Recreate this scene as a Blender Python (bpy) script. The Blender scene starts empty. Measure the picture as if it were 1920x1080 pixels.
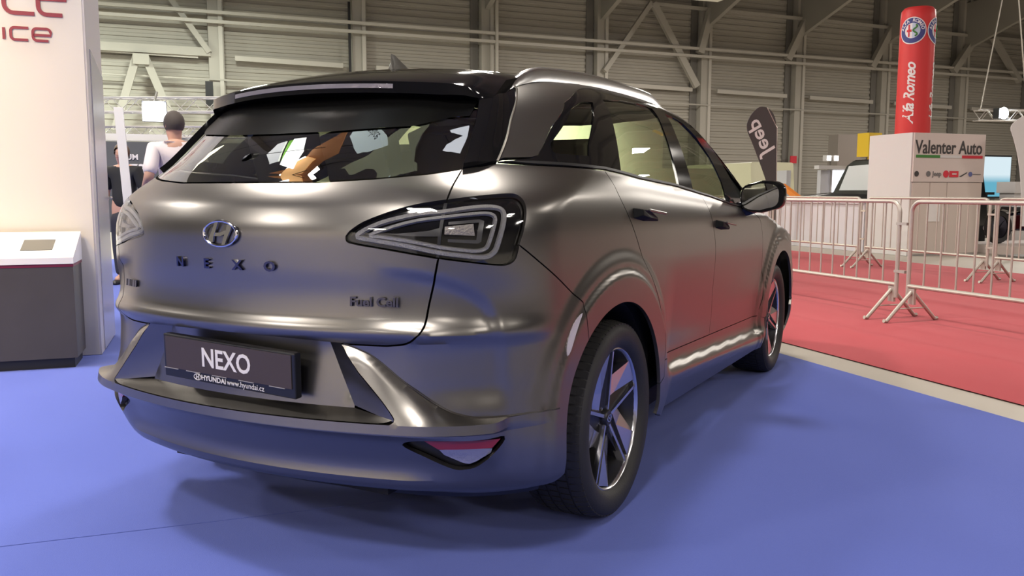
import bpy, bmesh, math, random
import numpy as np
from mathutils import Vector, Matrix
from mathutils.geometry import delaunay_2d_cdt

random.seed(7)
scene = bpy.context.scene
COL = scene.collection
R = math.radians

# ------------------------------------------------------------------ camera
# world frame = frame of the parked car: x to its right, y forward, z up,
# origin on the floor below its rear axle
CAM_LOC = (1.9396, -2.784, 1.1452)
_yaw, _pitch, _roll = -0.4841, -0.1112, 0.0012
_f = Vector((math.sin(_yaw)*math.cos(_pitch), math.cos(_yaw)*math.cos(_pitch), math.sin(_pitch)))
_r = _f.cross(Vector((0, 0, 1))).normalized(); _u = _r.cross(_f)
_r2 = _r*math.cos(_roll)+_u*math.sin(_roll); _u2 = -_r*math.sin(_roll)+_u*math.cos(_roll)
cam_data = bpy.data.cameras.new('camera'); cam = bpy.data.objects.new('camera', cam_data); COL.objects.link(cam)
cam.matrix_world = Matrix(((_r2.x, _u2.x, -_f.x, CAM_LOC[0]), (_r2.y, _u2.y, -_f.y, CAM_LOC[1]), (_r2.z, _u2.z, -_f.z, CAM_LOC[2]), (0, 0, 0, 1)))
cam_data.sensor_width = 36; cam_data.lens = 36*1608.3/1920; cam_data.clip_end = 300; cam_data.clip_start = .05
scene.camera = cam

# ------------------------------------------------------------------ world, exposure
world = bpy.data.worlds.new('hall_ambient'); scene.world = world; world.use_nodes = True
world.node_tree.nodes['Background'].inputs[0].default_value = (1.0, .93, .84, 1)
world.node_tree.nodes['Background'].inputs[1].default_value = 0.30
vs = scene.view_settings
vs.view_transform = 'Standard'; vs.look = 'None'; vs.exposure = -0.06; vs.gamma = 1.0; vs.use_curve_mapping = False
scene.cycles.max_bounces = 8; scene.cycles.diffuse_bounces = 3; scene.cycles.glossy_bounces = 4
scene.cycles.transmission_bounces = 8; scene.cycles.transparent_max_bounces = 12
scene.cycles.caustics_reflective = False; scene.cycles.caustics_refractive = False
scene.cycles.sample_clamp_indirect = 6

# hall frame: u along the far wall, v towards it, measured from the spot below the camera
HA = R(43); HU = Vector((math.sin(HA), math.cos(HA), 0)); HV = Vector((-math.cos(HA), math.sin(HA), 0))
def hp(u, v, z=0.0): return Vector((CAM_LOC[0], CAM_LOC[1], 0)) + HU*u + HV*v + Vector((0, 0, z))
HROT = -HA + math.pi/2       # rotation about z that turns local x into u and local y into v

# ------------------------------------------------------------------ hall lamps (large area lights of the lamp rows)
LAMP_Z = 9.2
LAMPS = [(-14, -12), (-14, 0), (-14, 12), (-4, -14), (-4, -4), (-4, 6), (-4, 18), (6, -14), (8, -6), (3, 6.2), (6, 18),
         (16, -12), (16, 0), (28, 8), (28, 20), (-12, 26), (-9, 33), (0, 32), (10, 31), (20, 32), (40, 24)]
LAMP_P = {(3, 6.2): 480, (-4, 6): 1300, (-4, -4): 850, (-14, 0): 1200, (-14, 12): 1200, (8, -6): 420, (16, 0): 420, (16, -12): 500, (-9, 33): 2400, (0, 32): 1100, (10, 31): 420, (20, 32): 700, (-12, 26): 1500, (28, 8): 1300, (28, 20): 1900, (40, 24): 2600}
LAMP_C = {(-9, 33): (.92, 1, .88), (0, 32): (.94, 1, .88), (-12, 26): (.92, 1, .9)}  # far-left lamps tinted greenish, extra ones added to brighten the far wall
def hall_light(name, loc, power, size, color=(1, .93, .84), target=None, shape='SQUARE', size_y=None, spread=None):
    l = bpy.data.lights.new(name, 'AREA'); l.energy = power; l.color = color; l.shape = shape; l.size = size
    if size_y: l.shape = 'RECTANGLE'; l.size_y = size_y
    if spread: l.spread = spread
    o = bpy.data.objects.new(name, l); COL.objects.link(o); o.location = loc
    if target is not None: o.rotation_euler = (Vector(target)-Vector(loc)).to_track_quat('-Z', 'Y').to_euler()
    return o

# ------------------------------------------------------------------ materials
MATS = {}
def mat(name, color, rough=.5, metal=0., coat=0., coat_rough=.05, emis=None, emis_s=0., noise=0., nscale=8., bump=0., bscale=200., trans=0., ior=1.45, alpha=1., spec=.5):
    if name in MATS: return MATS[name]
    m = bpy.data.materials.new(name); m.use_nodes = True; nt = m.node_tree; b = nt.nodes['Principled BSDF']
    b.inputs['Base Color'].default_value = (*color, 1); b.inputs['Roughness'].default_value = rough; b.inputs['Metallic'].default_value = metal
    b.inputs['Coat Weight'].default_value = coat; b.inputs['Coat Roughness'].default_value = coat_rough
    b.inputs['Transmission Weight'].default_value = trans; b.inputs['IOR'].default_value = ior; b.inputs['Alpha'].default_value = alpha
    b.inputs['Specular IOR Level'].default_value = spec
    if emis: b.inputs['Emission Color'].default_value = (*emis, 1); b.inputs['Emission Strength'].default_value = emis_s
    if noise or bump:
        tc = nt.nodes.new('ShaderNodeTexCoord')
    if noise:
        n = nt.nodes.new('ShaderNodeTexNoise'); n.inputs['Scale'].default_value = nscale; n.inputs['Detail'].default_value = 6
        nt.links.new(tc.outputs['Object'], n.inputs['Vector'])
        mx = nt.nodes.new('ShaderNodeMix'); mx.data_type = 'RGBA'
        mx.inputs[6].default_value = (*[c*(1-noise) for c in color], 1); mx.inputs[7].default_value = (*[min(1, c*(1+noise)) for c in color], 1)
        nt.links.new(n.outputs['Fac'], mx.inputs[0]); nt.links.new(mx.outputs[2], b.inputs['Base Color'])
    if bump:
        n2 = nt.nodes.new('ShaderNodeTexNoise'); n2.inputs['Scale'].default_value = bscale; n2.inputs['Detail'].default_value = 3
        nt.links.new(tc.outputs['Object'], n2.inputs['Vector'])
        bp = nt.nodes.new('ShaderNodeBump'); bp.inputs['Strength'].default_value = bump; bp.inputs['Distance'].default_value = .004
        nt.links.new(n2.outputs['Fac'], bp.inputs['Height']); nt.links.new(bp.outputs['Normal'], b.inputs['Normal'])
    MATS[name] = m; return m
def glass_mat(name, tint, rough=0.0, fac=1.0):
    """thin window pane: tinted transparency with a fresnel mirror on top"""
    if name in MATS: return MATS[name]
    m = bpy.data.materials.new(name); m.use_nodes = True; nt = m.node_tree; nt.nodes.clear()
    out = nt.nodes.new('ShaderNodeOutputMaterial'); mix = nt.nodes.new('ShaderNodeMixShader'); tr = nt.nodes.new('ShaderNodeBsdfTransparent')
    gl = nt.nodes.new('ShaderNodeBsdfGlossy'); fr = nt.nodes.new('ShaderNodeFresnel'); mul = nt.nodes.new('ShaderNodeMath')
    tr.inputs[0].default_value = (*tint, 1); gl.inputs['Roughness'].default_value = rough; gl.inputs[0].default_value = (.95, .97, .95, 1)
    geo = nt.nodes.new('ShaderNodeNewGeometry'); mr = nt.nodes.new('ShaderNodeMapRange'); mr.inputs[3].default_value = 1.5; mr.inputs[4].default_value = 1/1.5
    nt.links.new(geo.outputs['Backfacing'], mr.inputs[0]); nt.links.new(mr.outputs[0], fr.inputs[0]); mul.operation = 'MULTIPLY'; mul.inputs[1].default_value = fac; mul.use_clamp = True
    nt.links.new(fr.outputs[0], mul.inputs[0]); nt.links.new(mul.outputs[0], mix.inputs[0]); nt.links.new(tr.outputs[0], mix.inputs[1]); nt.links.new(gl.outputs[0], mix.inputs[2])
    nt.links.new(mix.outputs[0], out.inputs[0]); MATS[name] = m; return m

PAINT = mat('matte_grey_paint', (.20, .190, .178), rough=.295, metal=.95, noise=.03, nscale=500)
GLOSSBLK = mat('gloss_black', (.006, .006, .007), rough=.07)
SATBLK = mat('satin_black', (.012, .012, .013), rough=.45)
RUBBER = mat('tyre_rubber', (.020, .019, .019), rough=.62, bump=.2, bscale=150)
CHROME = mat('chrome', (.62, .62, .64), rough=.10, metal=1)
DCHROME = mat('dark_chrome', (.075, .075, .11), rough=.16, metal=1)
ALU = mat('machined_alloy', (.62, .62, .65), rough=.24, metal=1)
RIMDK = mat('dark_alloy', (.045, .044, .046), rough=.38, metal=.7)
SHELL = mat('inner_shell_black', (.008, .008, .008), rough=.8)
GLASSR = glass_mat('rear_window_glass', (.52, .53, .46), fac=2.2)
GLASSS = glass_mat('side_window_glass', (.60, .64, .50), fac=1.1)
WSGLASS = glass_mat('windshield_glass', (.78, .82, .78), fac=1.0)
RAIL = mat('satin_rail', (.55, .55, .55), rough=.26, metal=1)
INTER = mat('interior_dark', (.045, .045, .042), rough=.7)
INTERL = mat('interior_grey', (.20, .19, .17), rough=.7)

# ------------------------------------------------------------------ object helpers
def tag(o, label=None, cat=None, group=None, kind=None):
    if label: o['label'] = label
    if cat: o['category'] = cat
    if group: o['group'] = group
    if kind: o['kind'] = kind
    return o
def empty(name, loc=(0, 0, 0), rz=0., label=None, cat=None, group=None, parent=None):
    o = bpy.data.objects.new(name, None); COL.objects.link(o); o.location = loc; o.rotation_euler = (0, 0, rz); o.empty_display_size = .1
    o.parent = parent
    return tag(o, label, cat, group)
def mesh_obj(name, verts, faces, m, parent=None, smooth=False, sharp=None, label=None):
    me = bpy.data.meshes.new(name); me.from_pydata([tuple(v) for v in verts], [], [tuple(f) for f in faces]); me.update()
    return link_mesh(name, me, m, parent, smooth, sharp, label)
def link_mesh(name, me, m, parent=None, smooth=False, sharp=None, label=None):
    if m is not None and len(me.materials) == 0: me.materials.append(m)
    if smooth:
        me.shade_smooth()
        if sharp: me.set_sharp_from_angle(angle=R(sharp))
    o = bpy.data.objects.new(name, me); COL.objects.link(o); o.parent = parent
    if label: o['label'] = label
    return o
class MB:
    """collects simple shapes and links them as one mesh"""
    def __init__(s): s.v = []; s.f = []
    def add(s, v, f):
        n = len(s.v); s.v += [tuple(p) for p in v]; s.f += [tuple(i+n for i in q) for q in f]; return s
    def box(s, a, b, M=None):
        x0, y0, z0 = a; x1, y1, z1 = b
        v = [Vector(p) for p in ((x0, y0, z0), (x1, y0, z0), (x1, y1, z0), (x0, y1, z0), (x0, y0, z1), (x1, y0, z1), (x1, y1, z1), (x0, y1, z1))]
        if M is not None: v = [M @ p for p in v]
        return s.add(v, [(0, 3, 2, 1), (4, 5, 6, 7), (0, 1, 5, 4), (1, 2, 6, 5), (2, 3, 7, 6), (3, 0, 4, 7)])
    def tube(s, pts, r, n=8, cap=True, closed=False):
        pts = [Vector(p) for p in pts]; rr = r if isinstance(r, (list, tuple)) else [r]*len(pts)
        v = []; f = []; up = None; L = len(pts)
        for i, p in enumerate(pts):
            if closed: t = (pts[(i+1) % L]-pts[i-1]).normalized()
            else: t = (pts[min(i+1, L-1)]-pts[max(i-1, 0)]).normalized()
            if up is None: up = Vector((0, 0, 1)) if abs(t.z) < .9 else Vector((1, 0, 0))
            a = t.cross(up).normalized(); b = a.cross(t).normalized(); up = b
            for k in range(n):
                w = 2*math.pi*k/n; v.append(p+(a*math.cos(w)+b*math.sin(w))*rr[i])
        for i in range(L if closed else L-1):
            j = (i+1) % L
            for k in range(n): f.append((i*n+k, i*n+(k+1) % n, j*n+(k+1) % n, j*n+k))
        if cap and not closed: f.append(tuple(range(n-1, -1, -1))); f.append(tuple((L-1)*n+k for k in range(n)))
        return s.add(v, f)
    def lathe(s, prof, n=32, axis='z', M=None, closed=False):
        """prof: (radius, height) pairs; axis of revolution"""
        v = []; f = []; L = len(prof)
        for (r, h) in prof:
            for k in range(n):
                w = 2*math.pi*k/n; c, q = r*math.cos(w), r*math.sin(w)
                p = Vector((c, q, h)) if axis == 'z' else Vector((h, c, q))
                v.append(M @ p if M is not None else p)
        for i in range(L if closed else L-1):
            j = (i+1) % L
            for k in range(n): f.append((i*n+k, i*n+(k+1) % n, j*n+(k+1) % n, j*n+k))
        return s.add(v, f)
    def prism(s, poly, d0, d1, M=None):
        """poly in local xz extruded along y from d0 to d1"""
        n = len(poly); v = [Vector((p[0], d0, p[1])) for p in poly]+[Vector((p[0], d1, p[1])) for p in poly]
        if M is not None: v = [M @ p for p in v]
        f = [tuple(range(n)), tuple(range(2*n-1, n-1, -1))]+[(i, i+n, (i+1) % n+n, (i+1) % n) for i in range(n)]
        return s.add(v, f)
    def build(s, name, m, parent=None, smooth=False, sharp=35, label=None, fix=True):
        me = bpy.data.meshes.new(name); me.from_pydata(s.v, [], s.f); me.update()
        if fix:
            bm = bmesh.new(); bm.from_mesh(me); bmesh.ops.recalc_face_normals(bm, faces=bm.faces); bm.to_mesh(me); bm.free()
        return link_mesh(name, me, m, parent, smooth, sharp, label)
def bevelled(o, w, seg=2):
    md = o.modifiers.new('bevel', 'BEVEL'); md.width = w; md.segments = seg; md.limit_method = 'ANGLE'; md.angle_limit = R(40); return o
def text_mesh(name, body, size, m, parent=None, M=None, extrude=.002, align='CENTER', shear=0., space=1., sx=1., offset=0., label=None):
    cu = bpy.data.curves.new(name, 'FONT'); cu.body = body; cu.size = size; cu.extrude = extrude; cu.align_x = align; cu.align_y = 'CENTER'
    cu.shear = shear; cu.space_character = space; cu.offset = offset; cu.resolution_u = 3
    t = bpy.data.objects.new(name+'_curve', cu); COL.objects.link(t)
    dg = bpy.context.evaluated_depsgraph_get(); me = bpy.data.meshes.new_from_object(t.evaluated_get(dg))
    bpy.data.objects.remove(t); bpy.data.curves.remove(cu)
    me.materials.clear(); me.name = name
    if sx != 1.: me.transform(Matrix.Diagonal((sx, 1, 1, 1)))
    if M is not None: me.transform(M)
    return link_mesh(name, me, m, parent, label=label)
def frame(o, x, y):
    """matrix with local x, y along the given directions"""
    x = Vector(x).normalized(); n = x.cross(Vector(y)).normalized(); y = n.cross(x); o = Vector(o)
    return Matrix(((x.x, y.x, n.x, o.x), (x.y, y.y, n.y, o.y), (x.z, y.z, n.z, o.z), (0, 0, 0, 1)))

# ================================================================== the hall
def uvbox(name, u0, u1, v0, v1, z0, z1, m, parent=None):
    M = Matrix.Translation(hp(0, 0)) @ Matrix.Rotation(HROT-math.pi/2+math.pi/2, 4, 'Z')
    o = MB().box((u0, v0, z0), (u1, v1, z1)).build(name, m, parent); o.matrix_world = HM; return o
HM = Matrix(((HU.x, HV.x, 0, CAM_LOC[0]), (HU.y, HV.y, 0, CAM_LOC[1]), (0, 0, 1, 0), (0, 0, 0, 1)))
def hbuild(mb, name, m, parent=None, **k):
    o = mb.build(name, m, parent, **k)
    o.matrix_world = HM
    return o

CONC = mat('concrete_floor', (.43, .39, .335), rough=.55, noise=.10, nscale=1.2)
WALLM = mat('wall_sheet', (.36, .335, .29), rough=.6, noise=.06, nscale=.5)
STEEL = mat('hall_steel', (.38, .355, .31), rough=.55)
STEELD = mat('hall_steel_dark', (.16, .15, .135), rough=.6)
PIPE = mat('pipe_paint', (.46, .43, .38), rough=.45)
def carpet_mat(name, col, dark):
    m = bpy.data.materials.new(name); m.use_nodes = True; nt = m.node_tree; b = nt.nodes['Principled BSDF']; b.inputs['Roughness'].default_value = .92
    b.inputs['Specular IOR Level'].default_value = .15; b.inputs['Sheen Weight'].default_value = .12
    tc = nt.nodes.new('ShaderNodeTexCoord'); n = nt.nodes.new('ShaderNodeTexNoise'); n.inputs['Scale'].default_value = 1.1; n.inputs['Detail'].default_value = 8
    n2 = nt.nodes.new('ShaderNodeTexNoise'); n2.inputs['Scale'].default_value = 420; n2.inputs['Detail'].default_value = 2
    ad = nt.nodes.new('ShaderNodeMath'); ad.operation = 'MULTIPLY_ADD'; ad.inputs[1].default_value = .5; mx = nt.nodes.new('ShaderNodeMix'); mx.data_type = 'RGBA'
    mx.inputs[6].default_value = (*dark, 1); mx.inputs[7].default_value = (*col, 1); bp = nt.nodes.new('ShaderNodeBump'); bp.inputs['Strength'].default_value = .35; bp.inputs['Distance'].default_value = .003
    L = nt.links.new; L(tc.outputs['Object'], n.inputs['Vector']); L(tc.outputs['Object'], n2.inputs['Vector']); L(n2.outputs['Fac'], ad.inputs[0])
    mm = nt.nodes.new('ShaderNodeMath'); mm.operation = 'MULTIPLY'; mm.inputs[1].default_value = .5; L(n.outputs['Fac'], mm.inputs[0]); L(mm.outputs[0], ad.inputs[2])
    L(ad.outputs[0], mx.inputs[0]); L(mx.outputs[2], b.inputs['Base Color']); L(n2.outputs['Fac'], bp.inputs['Height']); L(bp.outputs['Normal'], b.inputs['Normal'])
    return m
BLUE = carpet_mat('blue_carpet', (.098, .138, .49), (.070, .098, .37))
REDC = carpet_mat('red_carpet', (.47, .060, .074), (.35, .038, .048))

floor = hbuild(MB().box((-30, -26, -.2), (60, 46, -.004)), 'floor', CONC); tag(floor, 'pale concrete floor of the exhibition hall', 'floor', kind='structure')
def carpet(name, u0, u1, v0, v1, m, label, z=.004, wr=0.):
    nu, nv = (60, 60) if wr else (1, 1)
    v = []; f = []
    for j in range(nv+1):
        for i in range(nu+1):
            u = u0+(u1-u0)*i/nu; w = v0+(v1-v0)*j/nv
            h = z
            if wr and 0 < i < nu and 0 < j < nv:
                h += wr*(math.exp(-((u-5.05-.10*math.sin(w*.8))/.10)**2)+.8*math.exp(-((u-7.3-.12*math.sin(w*.6+1))/.10)**2)+.6*math.exp(-((u-6.35-.1*math.sin(w*.7+2))/.12)**2))
            v.append((u, w, h))
    n = nu+1
    f = [(j*n+i, j*n+i+1, (j+1)*n+i+1, (j+1)*n+i) for j in range(nv) for i in range(nu)]
    k = len(v); edge = [0, nu, (nv+1)*n-1, nv*n]
    for e in edge: v.append((v[e][0], v[e][1], -.003))
    if not wr:
        for i in range(4): f.append((edge[i], k+i, k+(i+1) % 4, edge[(i+1) % 4]))
    mb = MB(); mb.add(v, f); o = hbuild(mb, name, m, smooth=bool(wr), fix=False); tag(o, label, 'carpet'); return o
carpet('blue_carpet', -18, 3.80, 3.063, 16, BLUE, 'blue exhibition carpet under the grey car')
fgc = hbuild(MB().add([(-18, -14, .004), (3.80, -14, .004), (3.80, 3.063, .004), (.9, 3.063, .004), (-.2, 3.057, .004), (-18, 3.055, .004)]+[(-18, -14, -.003), (3.80, -14, -.003), (3.80, 3.063, -.003), (.9, 3.063, -.003), (-.2, 3.057, -.003), (-18, 3.055, -.003)], [(0, 1, 2, 3, 4, 5)]+[(i, i+6, (i+1) % 6+6, (i+1) % 6) for i in range(6)]), 'blue_carpet', BLUE)
tag(fgc, 'blue carpet strip in the foreground behind the grey car', 'carpet')
carpet('red_carpet', 4.11, 10.85, 1.2, 17.2, REDC, 'red aisle carpet under the steel crowd barriers', wr=.012)

# ---- far wall with its columns, rails and braces
def wv(u): return 39+.05*(u+3.5)
WANG = math.atan(.05)
wall = bpy.data.objects.new('wall_back', None)
def wall_mesh(name, u0, u1, z0, z1, m):
    # horizontally ribbed sheet
    v = []; f = []; n = int((z1-z0)/.30); prof = []
    for i in range(n):
        z = z0+(z1-z0)*i/n; d = (z1-z0)/n
        prof += [(z, 0), (z+d*.42, 0), (z+d*.5, .05), (z+d*.92, .05)]
    prof.append((z1, 0))
    for (z, o) in prof: v += [(u0, wv(u0)-o, z), (u1, wv(u1)-o, z)]
    f = [(2*i, 2*i+1, 2*i+3, 2*i+2) for i in range(len(prof)-1)]
    o = hbuild(MB().add(v, f), name, m, fix=False); return o
WB = wall_mesh('wall_back', -30, 60, 0, 14, WALLM); tag(WB, 'ribbed grey sheet wall with columns at the far side of the hall', 'wall', kind='structure')
def wbar(name, pts, w, d, m, off=.3):
    """bar of width w and depth d along points (u, z) in front of the wall"""
    mb = MB()
    for (a, b) in zip(pts[:-1], pts[1:]):
        A = Vector((a[0], wv(a[0])-off, a[1])); B = Vector((b[0], wv(b[0])-off, b[1])); t = (B-A).normalized()
        n = Vector((.05, -1, 0)).normalized(); s = t.cross(n).normalized()
        q = [A+s*w/2, A-s*w/2, B-s*w/2, B+s*w/2]
        mb.add(q+[p+n*d for p in q], [(0, 1, 2, 3), (7, 6, 5, 4), (0, 4, 5, 1), (1, 5, 6, 2), (2, 6, 7, 3), (3, 7, 4, 0)])
    o = mb.build(name, m); o.matrix_world = HM
    o.parent = WB; o.matrix_parent_inverse = WB.matrix_world.inverted(); return o
HM_I = None
for k in range(-3, 10):
    u = .42+6.02*k*(1+.002*k)
    wbar('column', [(u, 0), (u, 13.5)], .62, .45, STEEL, .02)
    wbar('column_flange', [(u+.20, 0), (u+.20, 13.5)], .16, .06, PIPE, .50)
    if k > 1: wbar('column_side_strip', [(u-.55, 0), (u-.55, 13.5)], .38, .05, STEELD, .06)  # dark flat strip on the wall beside the column
for z in (8.50, 8.12):
    wbar('pipe', [(-30, z), (58, z)], .13, .13, PIPE, .75)
wbar('rail', [(-30, 5.95), (58, 5.55)], .07, .07, STEEL, .5)
wbar('rail', [(-30, 10.75), (58, 10.45)], .16, .16, STEEL, .5)
for k in range(-3, 9):
    u = .42+6.02*k*(1+.002*k)
    wbar('girt', [(u+.75, 6.80-.012*(u+4)), (u+5.3, 6.80-.012*(u+9))], .20, .12, PIPE, .35)
wbar('girt', [(-6, 6.92), (.2, 6.92)], .34, .18, STEEL, .4)
# braces
wbar('brace', [(-2.62, 6.6), (-3.55, 3.6)], .30, .2, STEEL, .55)
wbar('brace', [(-2.32, 6.6), (-1.20, 3.6)], .30, .2, STEEL, .55)
wbar('gusset', [(-2.75, 6.45), (-2.15, 6.45)], .42, .1, STEEL, .8)
wbar('brace', [(-1.3, 9.0), (.15, 6.9)], .22, .15, STEEL, .5)
wbar('brace', [(21.3, 10.6), (24.0, 6.6)], .34, .2, STEEL, .6)
wbar('brace', [(21.2, 10.6), (18.6, 7.1)], .24, .2, STEEL, .6)
wbar('brace', [(30.9, 10.5), (29.7, 8.3)], .36, .3, STEEL, .6)
wbar('brace', [(24.75, 10.6), (24.1, 8.3)], .36, .3, STEEL, .6)
wbar('brace', [(37.0, 10.5), (35.6, 8.2)], .36, .3, STEEL, .6)
wbar('brace', [(43.6, 10.4), (41.9, 8.3)], .40, .3, STEEL, .6)
wbar('brace', [(45.0, 10.5), (47.5, 8.0)], .30, .3, STEEL, .6)
wbar('cable_tray', [(6.0, 9.4), (6.0, 5.2)], .10, .10, SATBLK, .6)
wbar('down_pipe', [(12.85, 13), (12.85, 3.0)], .12, .12, PIPE, .8)
wbar('switch_box', [(.10, 5.7), (.10, 4.7)], .30, .12, SATBLK, .7)
wbar('cable', [(.30, 4.7), (.30, 3.6)], .08, .08, SATBLK, .7)
# roof girders running from the columns into the hall
GIRD = mat('girder_paint', (.30, .28, .245), rough=.6)
CEIL = mat('ceiling_sheet', (.22, .205, .18), rough=.7)
ceil = hbuild(MB().box((-30, -26, 12.6), (60, 46, 12.8)), 'ceiling', CEIL); tag(ceil, 'dark sheet roof over the exhibition hall', 'ceiling', kind='structure')
for k in range(-3, 9):
    u = .42+6.02*k*(1+.002*k)
    mb = MB(); v1 = wv(u)-.4
    mb.add([(u-.12, v1, 9.6), (u+.12, v1, 9.6), (u+.12, v1-9, 12.4), (u-.12, v1-9, 12.4), (u-.12, v1, 12.4), (u+.12, v1, 12.4)], [(0, 1, 2, 3), (0, 4, 5, 1), (0, 3, 4), (1, 5, 2), (3, 2, 5, 4)])
    mb.box((u-.16, v1-60, 12.0), (u+.16, v1-8.9, 12.5))
    o = mb.build('girder', GIRD); o.matrix_world = HM; o.parent = ceil; o.matrix_parent_inverse = ceil.matrix_world.inverted()
for (nm, a, b) in (('wall_left', (-30.2, -26, 0), (-30, 46, 12.6)), ('wall_right', (60, -26, 0), (60.2, 46, 12.6)), ('wall_front', (-30, -26.2, 0), (60, -26, 12.6))):
    o = hbuild(MB().box(a, b), nm, WALLM); tag(o, {'wall_left': 'grey hall wall beyond the exhibition stands on the left', 'wall_right': 'grey hall wall at the far right end of the hall', 'wall_front': 'grey hall wall behind the viewer'}[nm], 'wall', kind='structure')

# ---- ceiling lamps
LAMPW = mat('lamp_glow', (1, 1, 1), emis=(1, .93, .82), emis_s=14.)
for i, (u, v) in enumerate(LAMPS):
    e = empty('ceiling_lamp', hp(u, v, LAMP_Z), HROT, 'square high-bay lamp hanging from the hall roof', 'lamp', 'high-bay lamps under the roof')
    MB().box((-.75, -.75, .03), (.75, .75, .16)).build('housing', STEELD, e)
    MB().tube([(0, 0, .16), (0, 0, 12.6-LAMP_Z)], .03, 6).build('hanger', STEELD, e)
    MB().box((-.7, -.7, .012), (.7, .7, .03)).build('diffuser', mat('lamp_diffuser', (.9, .88, .8), rough=.5), e)
    l = hall_light('lamp_light', (0, 0, 0), LAMP_P.get((u, v), 820), 1.4, LAMP_C.get((u, v), (1, .93, .85))); l.parent = e

# ================================================================== the car: body surface
def pch(xk, yk):
    """monotone cubic through the knots"""
    xk = np.array(xk, float); yk = np.array(yk, float); h = np.diff(xk); d = np.diff(yk)/h; m = np.zeros_like(yk)
    for i in range(1, len(xk)-1):
        if d[i-1]*d[i] > 0:
            w1 = 2*h[i]+h[i-1]; w2 = h[i]+2*h[i-1]; m[i] = (w1+w2)/(w1/d[i-1]+w2/d[i])
    m[0] = d[0]; m[-1] = d[-1]
    def f(x):
        x = np.clip(np.asarray(x, float), xk[0], xk[-1]); i = np.clip(np.searchsorted(xk, x)-1, 0, len(h)-1)
        t = (x-xk[i])/h[i]; a = yk[i]; b = yk[i+1]
        return a*(1+2*t)*(1-t)**2+m[i]*h[i]*t*(1-t)**2+b*t*t*(3-2*t)+m[i+1]*h[i]*t*t*(t-1)
    return f
def smax(a, b, k):
    h = np.maximum(k-np.abs(a-b), 0)/k
    return np.maximum(a, b)+h*h*k*.25
def sstep(a, b, x):
    t = np.clip((x-a)/(b-a), 0, 1); return t*t*(3-2*t)
yRc = pch([.15, .22, .30, .36, .42, .50, .60, .715, .735, .748, .76, .79, .85, .93, 1.02, 1.10, 1.15, 1.185, 1.25, 1.40, 1.50, 1.7],
          [-.70, -.80, -.865, -.895, -.91, -.915, -.920, -.928, -.944, -.951, -.950, -.935, -.931, -.936, -.938, -.915, -.88, -.845, -.78, -.60, -.47, -.2])
kR = pch([.2, .5, .72, 1.0, 1.2, 1.5], [.26, .26, .30, .36, .38, .34])
zB = pch([-1.2, -.68, -.17, .6, 1.3, 1.865, 2.4, 3.5], [1.222, 1.22, 1.214, 1.17, 1.125, 1.08, 1.05, .95])
Wp = pch([.15, .24, .30, .36, .40, .43, .455, .48, .53, .62, .75, .90, 1.02], [.79, .835, .868, .900, .917, .922, .914, .894, .887, .894, .909, .918, .918])
Wq = pch([.15, .25, .36, .5, .7, .9, 1.02], [.85, .89, .913, .916, .918, .919, .918])
Yfc = pch([.15, .3, .55, .80, .90, .97, 1.03, 1.07, 1.15, 1.30, 1.45, 1.6], [3.45, 3.6, 3.66, 3.62, 3.45, 3.20, 2.9, 2.72, 2.52, 2.2, 1.9, 1.6])
Zrc = pch([-1.2, -.7, -.4, 0, .5, 1.0, 1.5, 1.9, 2.4], [1.44, 1.51, 1.548, 1.585, 1.612, 1.618, 1.60, 1.565, 1.50])
ARCH = ((-.06, .355, .418), (2.79, .36, .42))
def Xs(y, z):
    b = np.maximum(zB(y), 1.03); zc = np.minimum(z, 1.02); zd = np.minimum(z+(.025+.056*(np.clip(y, .3, 2.2)-.5))*sstep(.75, .55, z), 1.02); m = sstep(.62, .40, y)+sstep(2.2, 2.45, y)
    low = Wp(zd)*(1-m)+Wq(zc)*m
    x = low-.045*np.clip((z-1.0)/(b-1.0+1e-9), 0, 1)**2.2
    u = np.maximum(z-b, 0); x = x-.265*u-.53*u*u
    w = np.clip(.25-y, 0, 9)**2
    x = x-.05*w*sstep(.25, .6, z)-.02*w-.10*np.clip(.3-y, 0, 9)**2*sstep(1.12, 1.3, z)-.12*np.clip(y-2.95, 0, 9)**2-.05*np.clip(y-2.2, 0, 9)**2*sstep(.88, 1.02, z)
    for yc in (-.04, 2.79):
        r = np.hypot(y-yc, z-.36); x = x+.011*sstep(.60, .545, r)+.010*sstep(.530, .500, r)
    return x
def Fb(p):
    """below zero inside the body"""
    x = np.abs(p[..., 0]); y = p[..., 1]; z = p[..., 2]
    k = .24-.04*sstep(.8, 1.0, z)+.22*sstep(1.08, 1.24, z)
    a = smax(yRc(z)+kR(z)*x*x-y, x-Xs(y, z), k)
    w = sstep(.86, 1.02, z); a = smax(a, y-(Yfc(z)-(.16+.12*w)*x*x-(.10+.15*w)*x**4), .18+.12*w-.18*sstep(.95, 1.1, z))
    return smax(a, z-(Zrc(y)-.11*x*x-.05*x**4), .10)
def bis(o, d, lo, hi, n=24):
    lo = lo+np.zeros(o.shape[:-1]); hi = hi+np.zeros(o.shape[:-1])
    for _ in range(n):
        m = (lo+hi)/2; i = Fb(o+d*m[..., None]) > 0; hi = np.where(i, m, hi); lo = np.where(i, lo, m)
    return o+d*((lo+hi)/2)[..., None]
CX = .45; YC = -.1; RA = .6; S1 = CX+RA*np.pi/2; YF = 2.6; S2 = S1+YF-YC; S3 = S2+RA*np.pi/2
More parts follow.
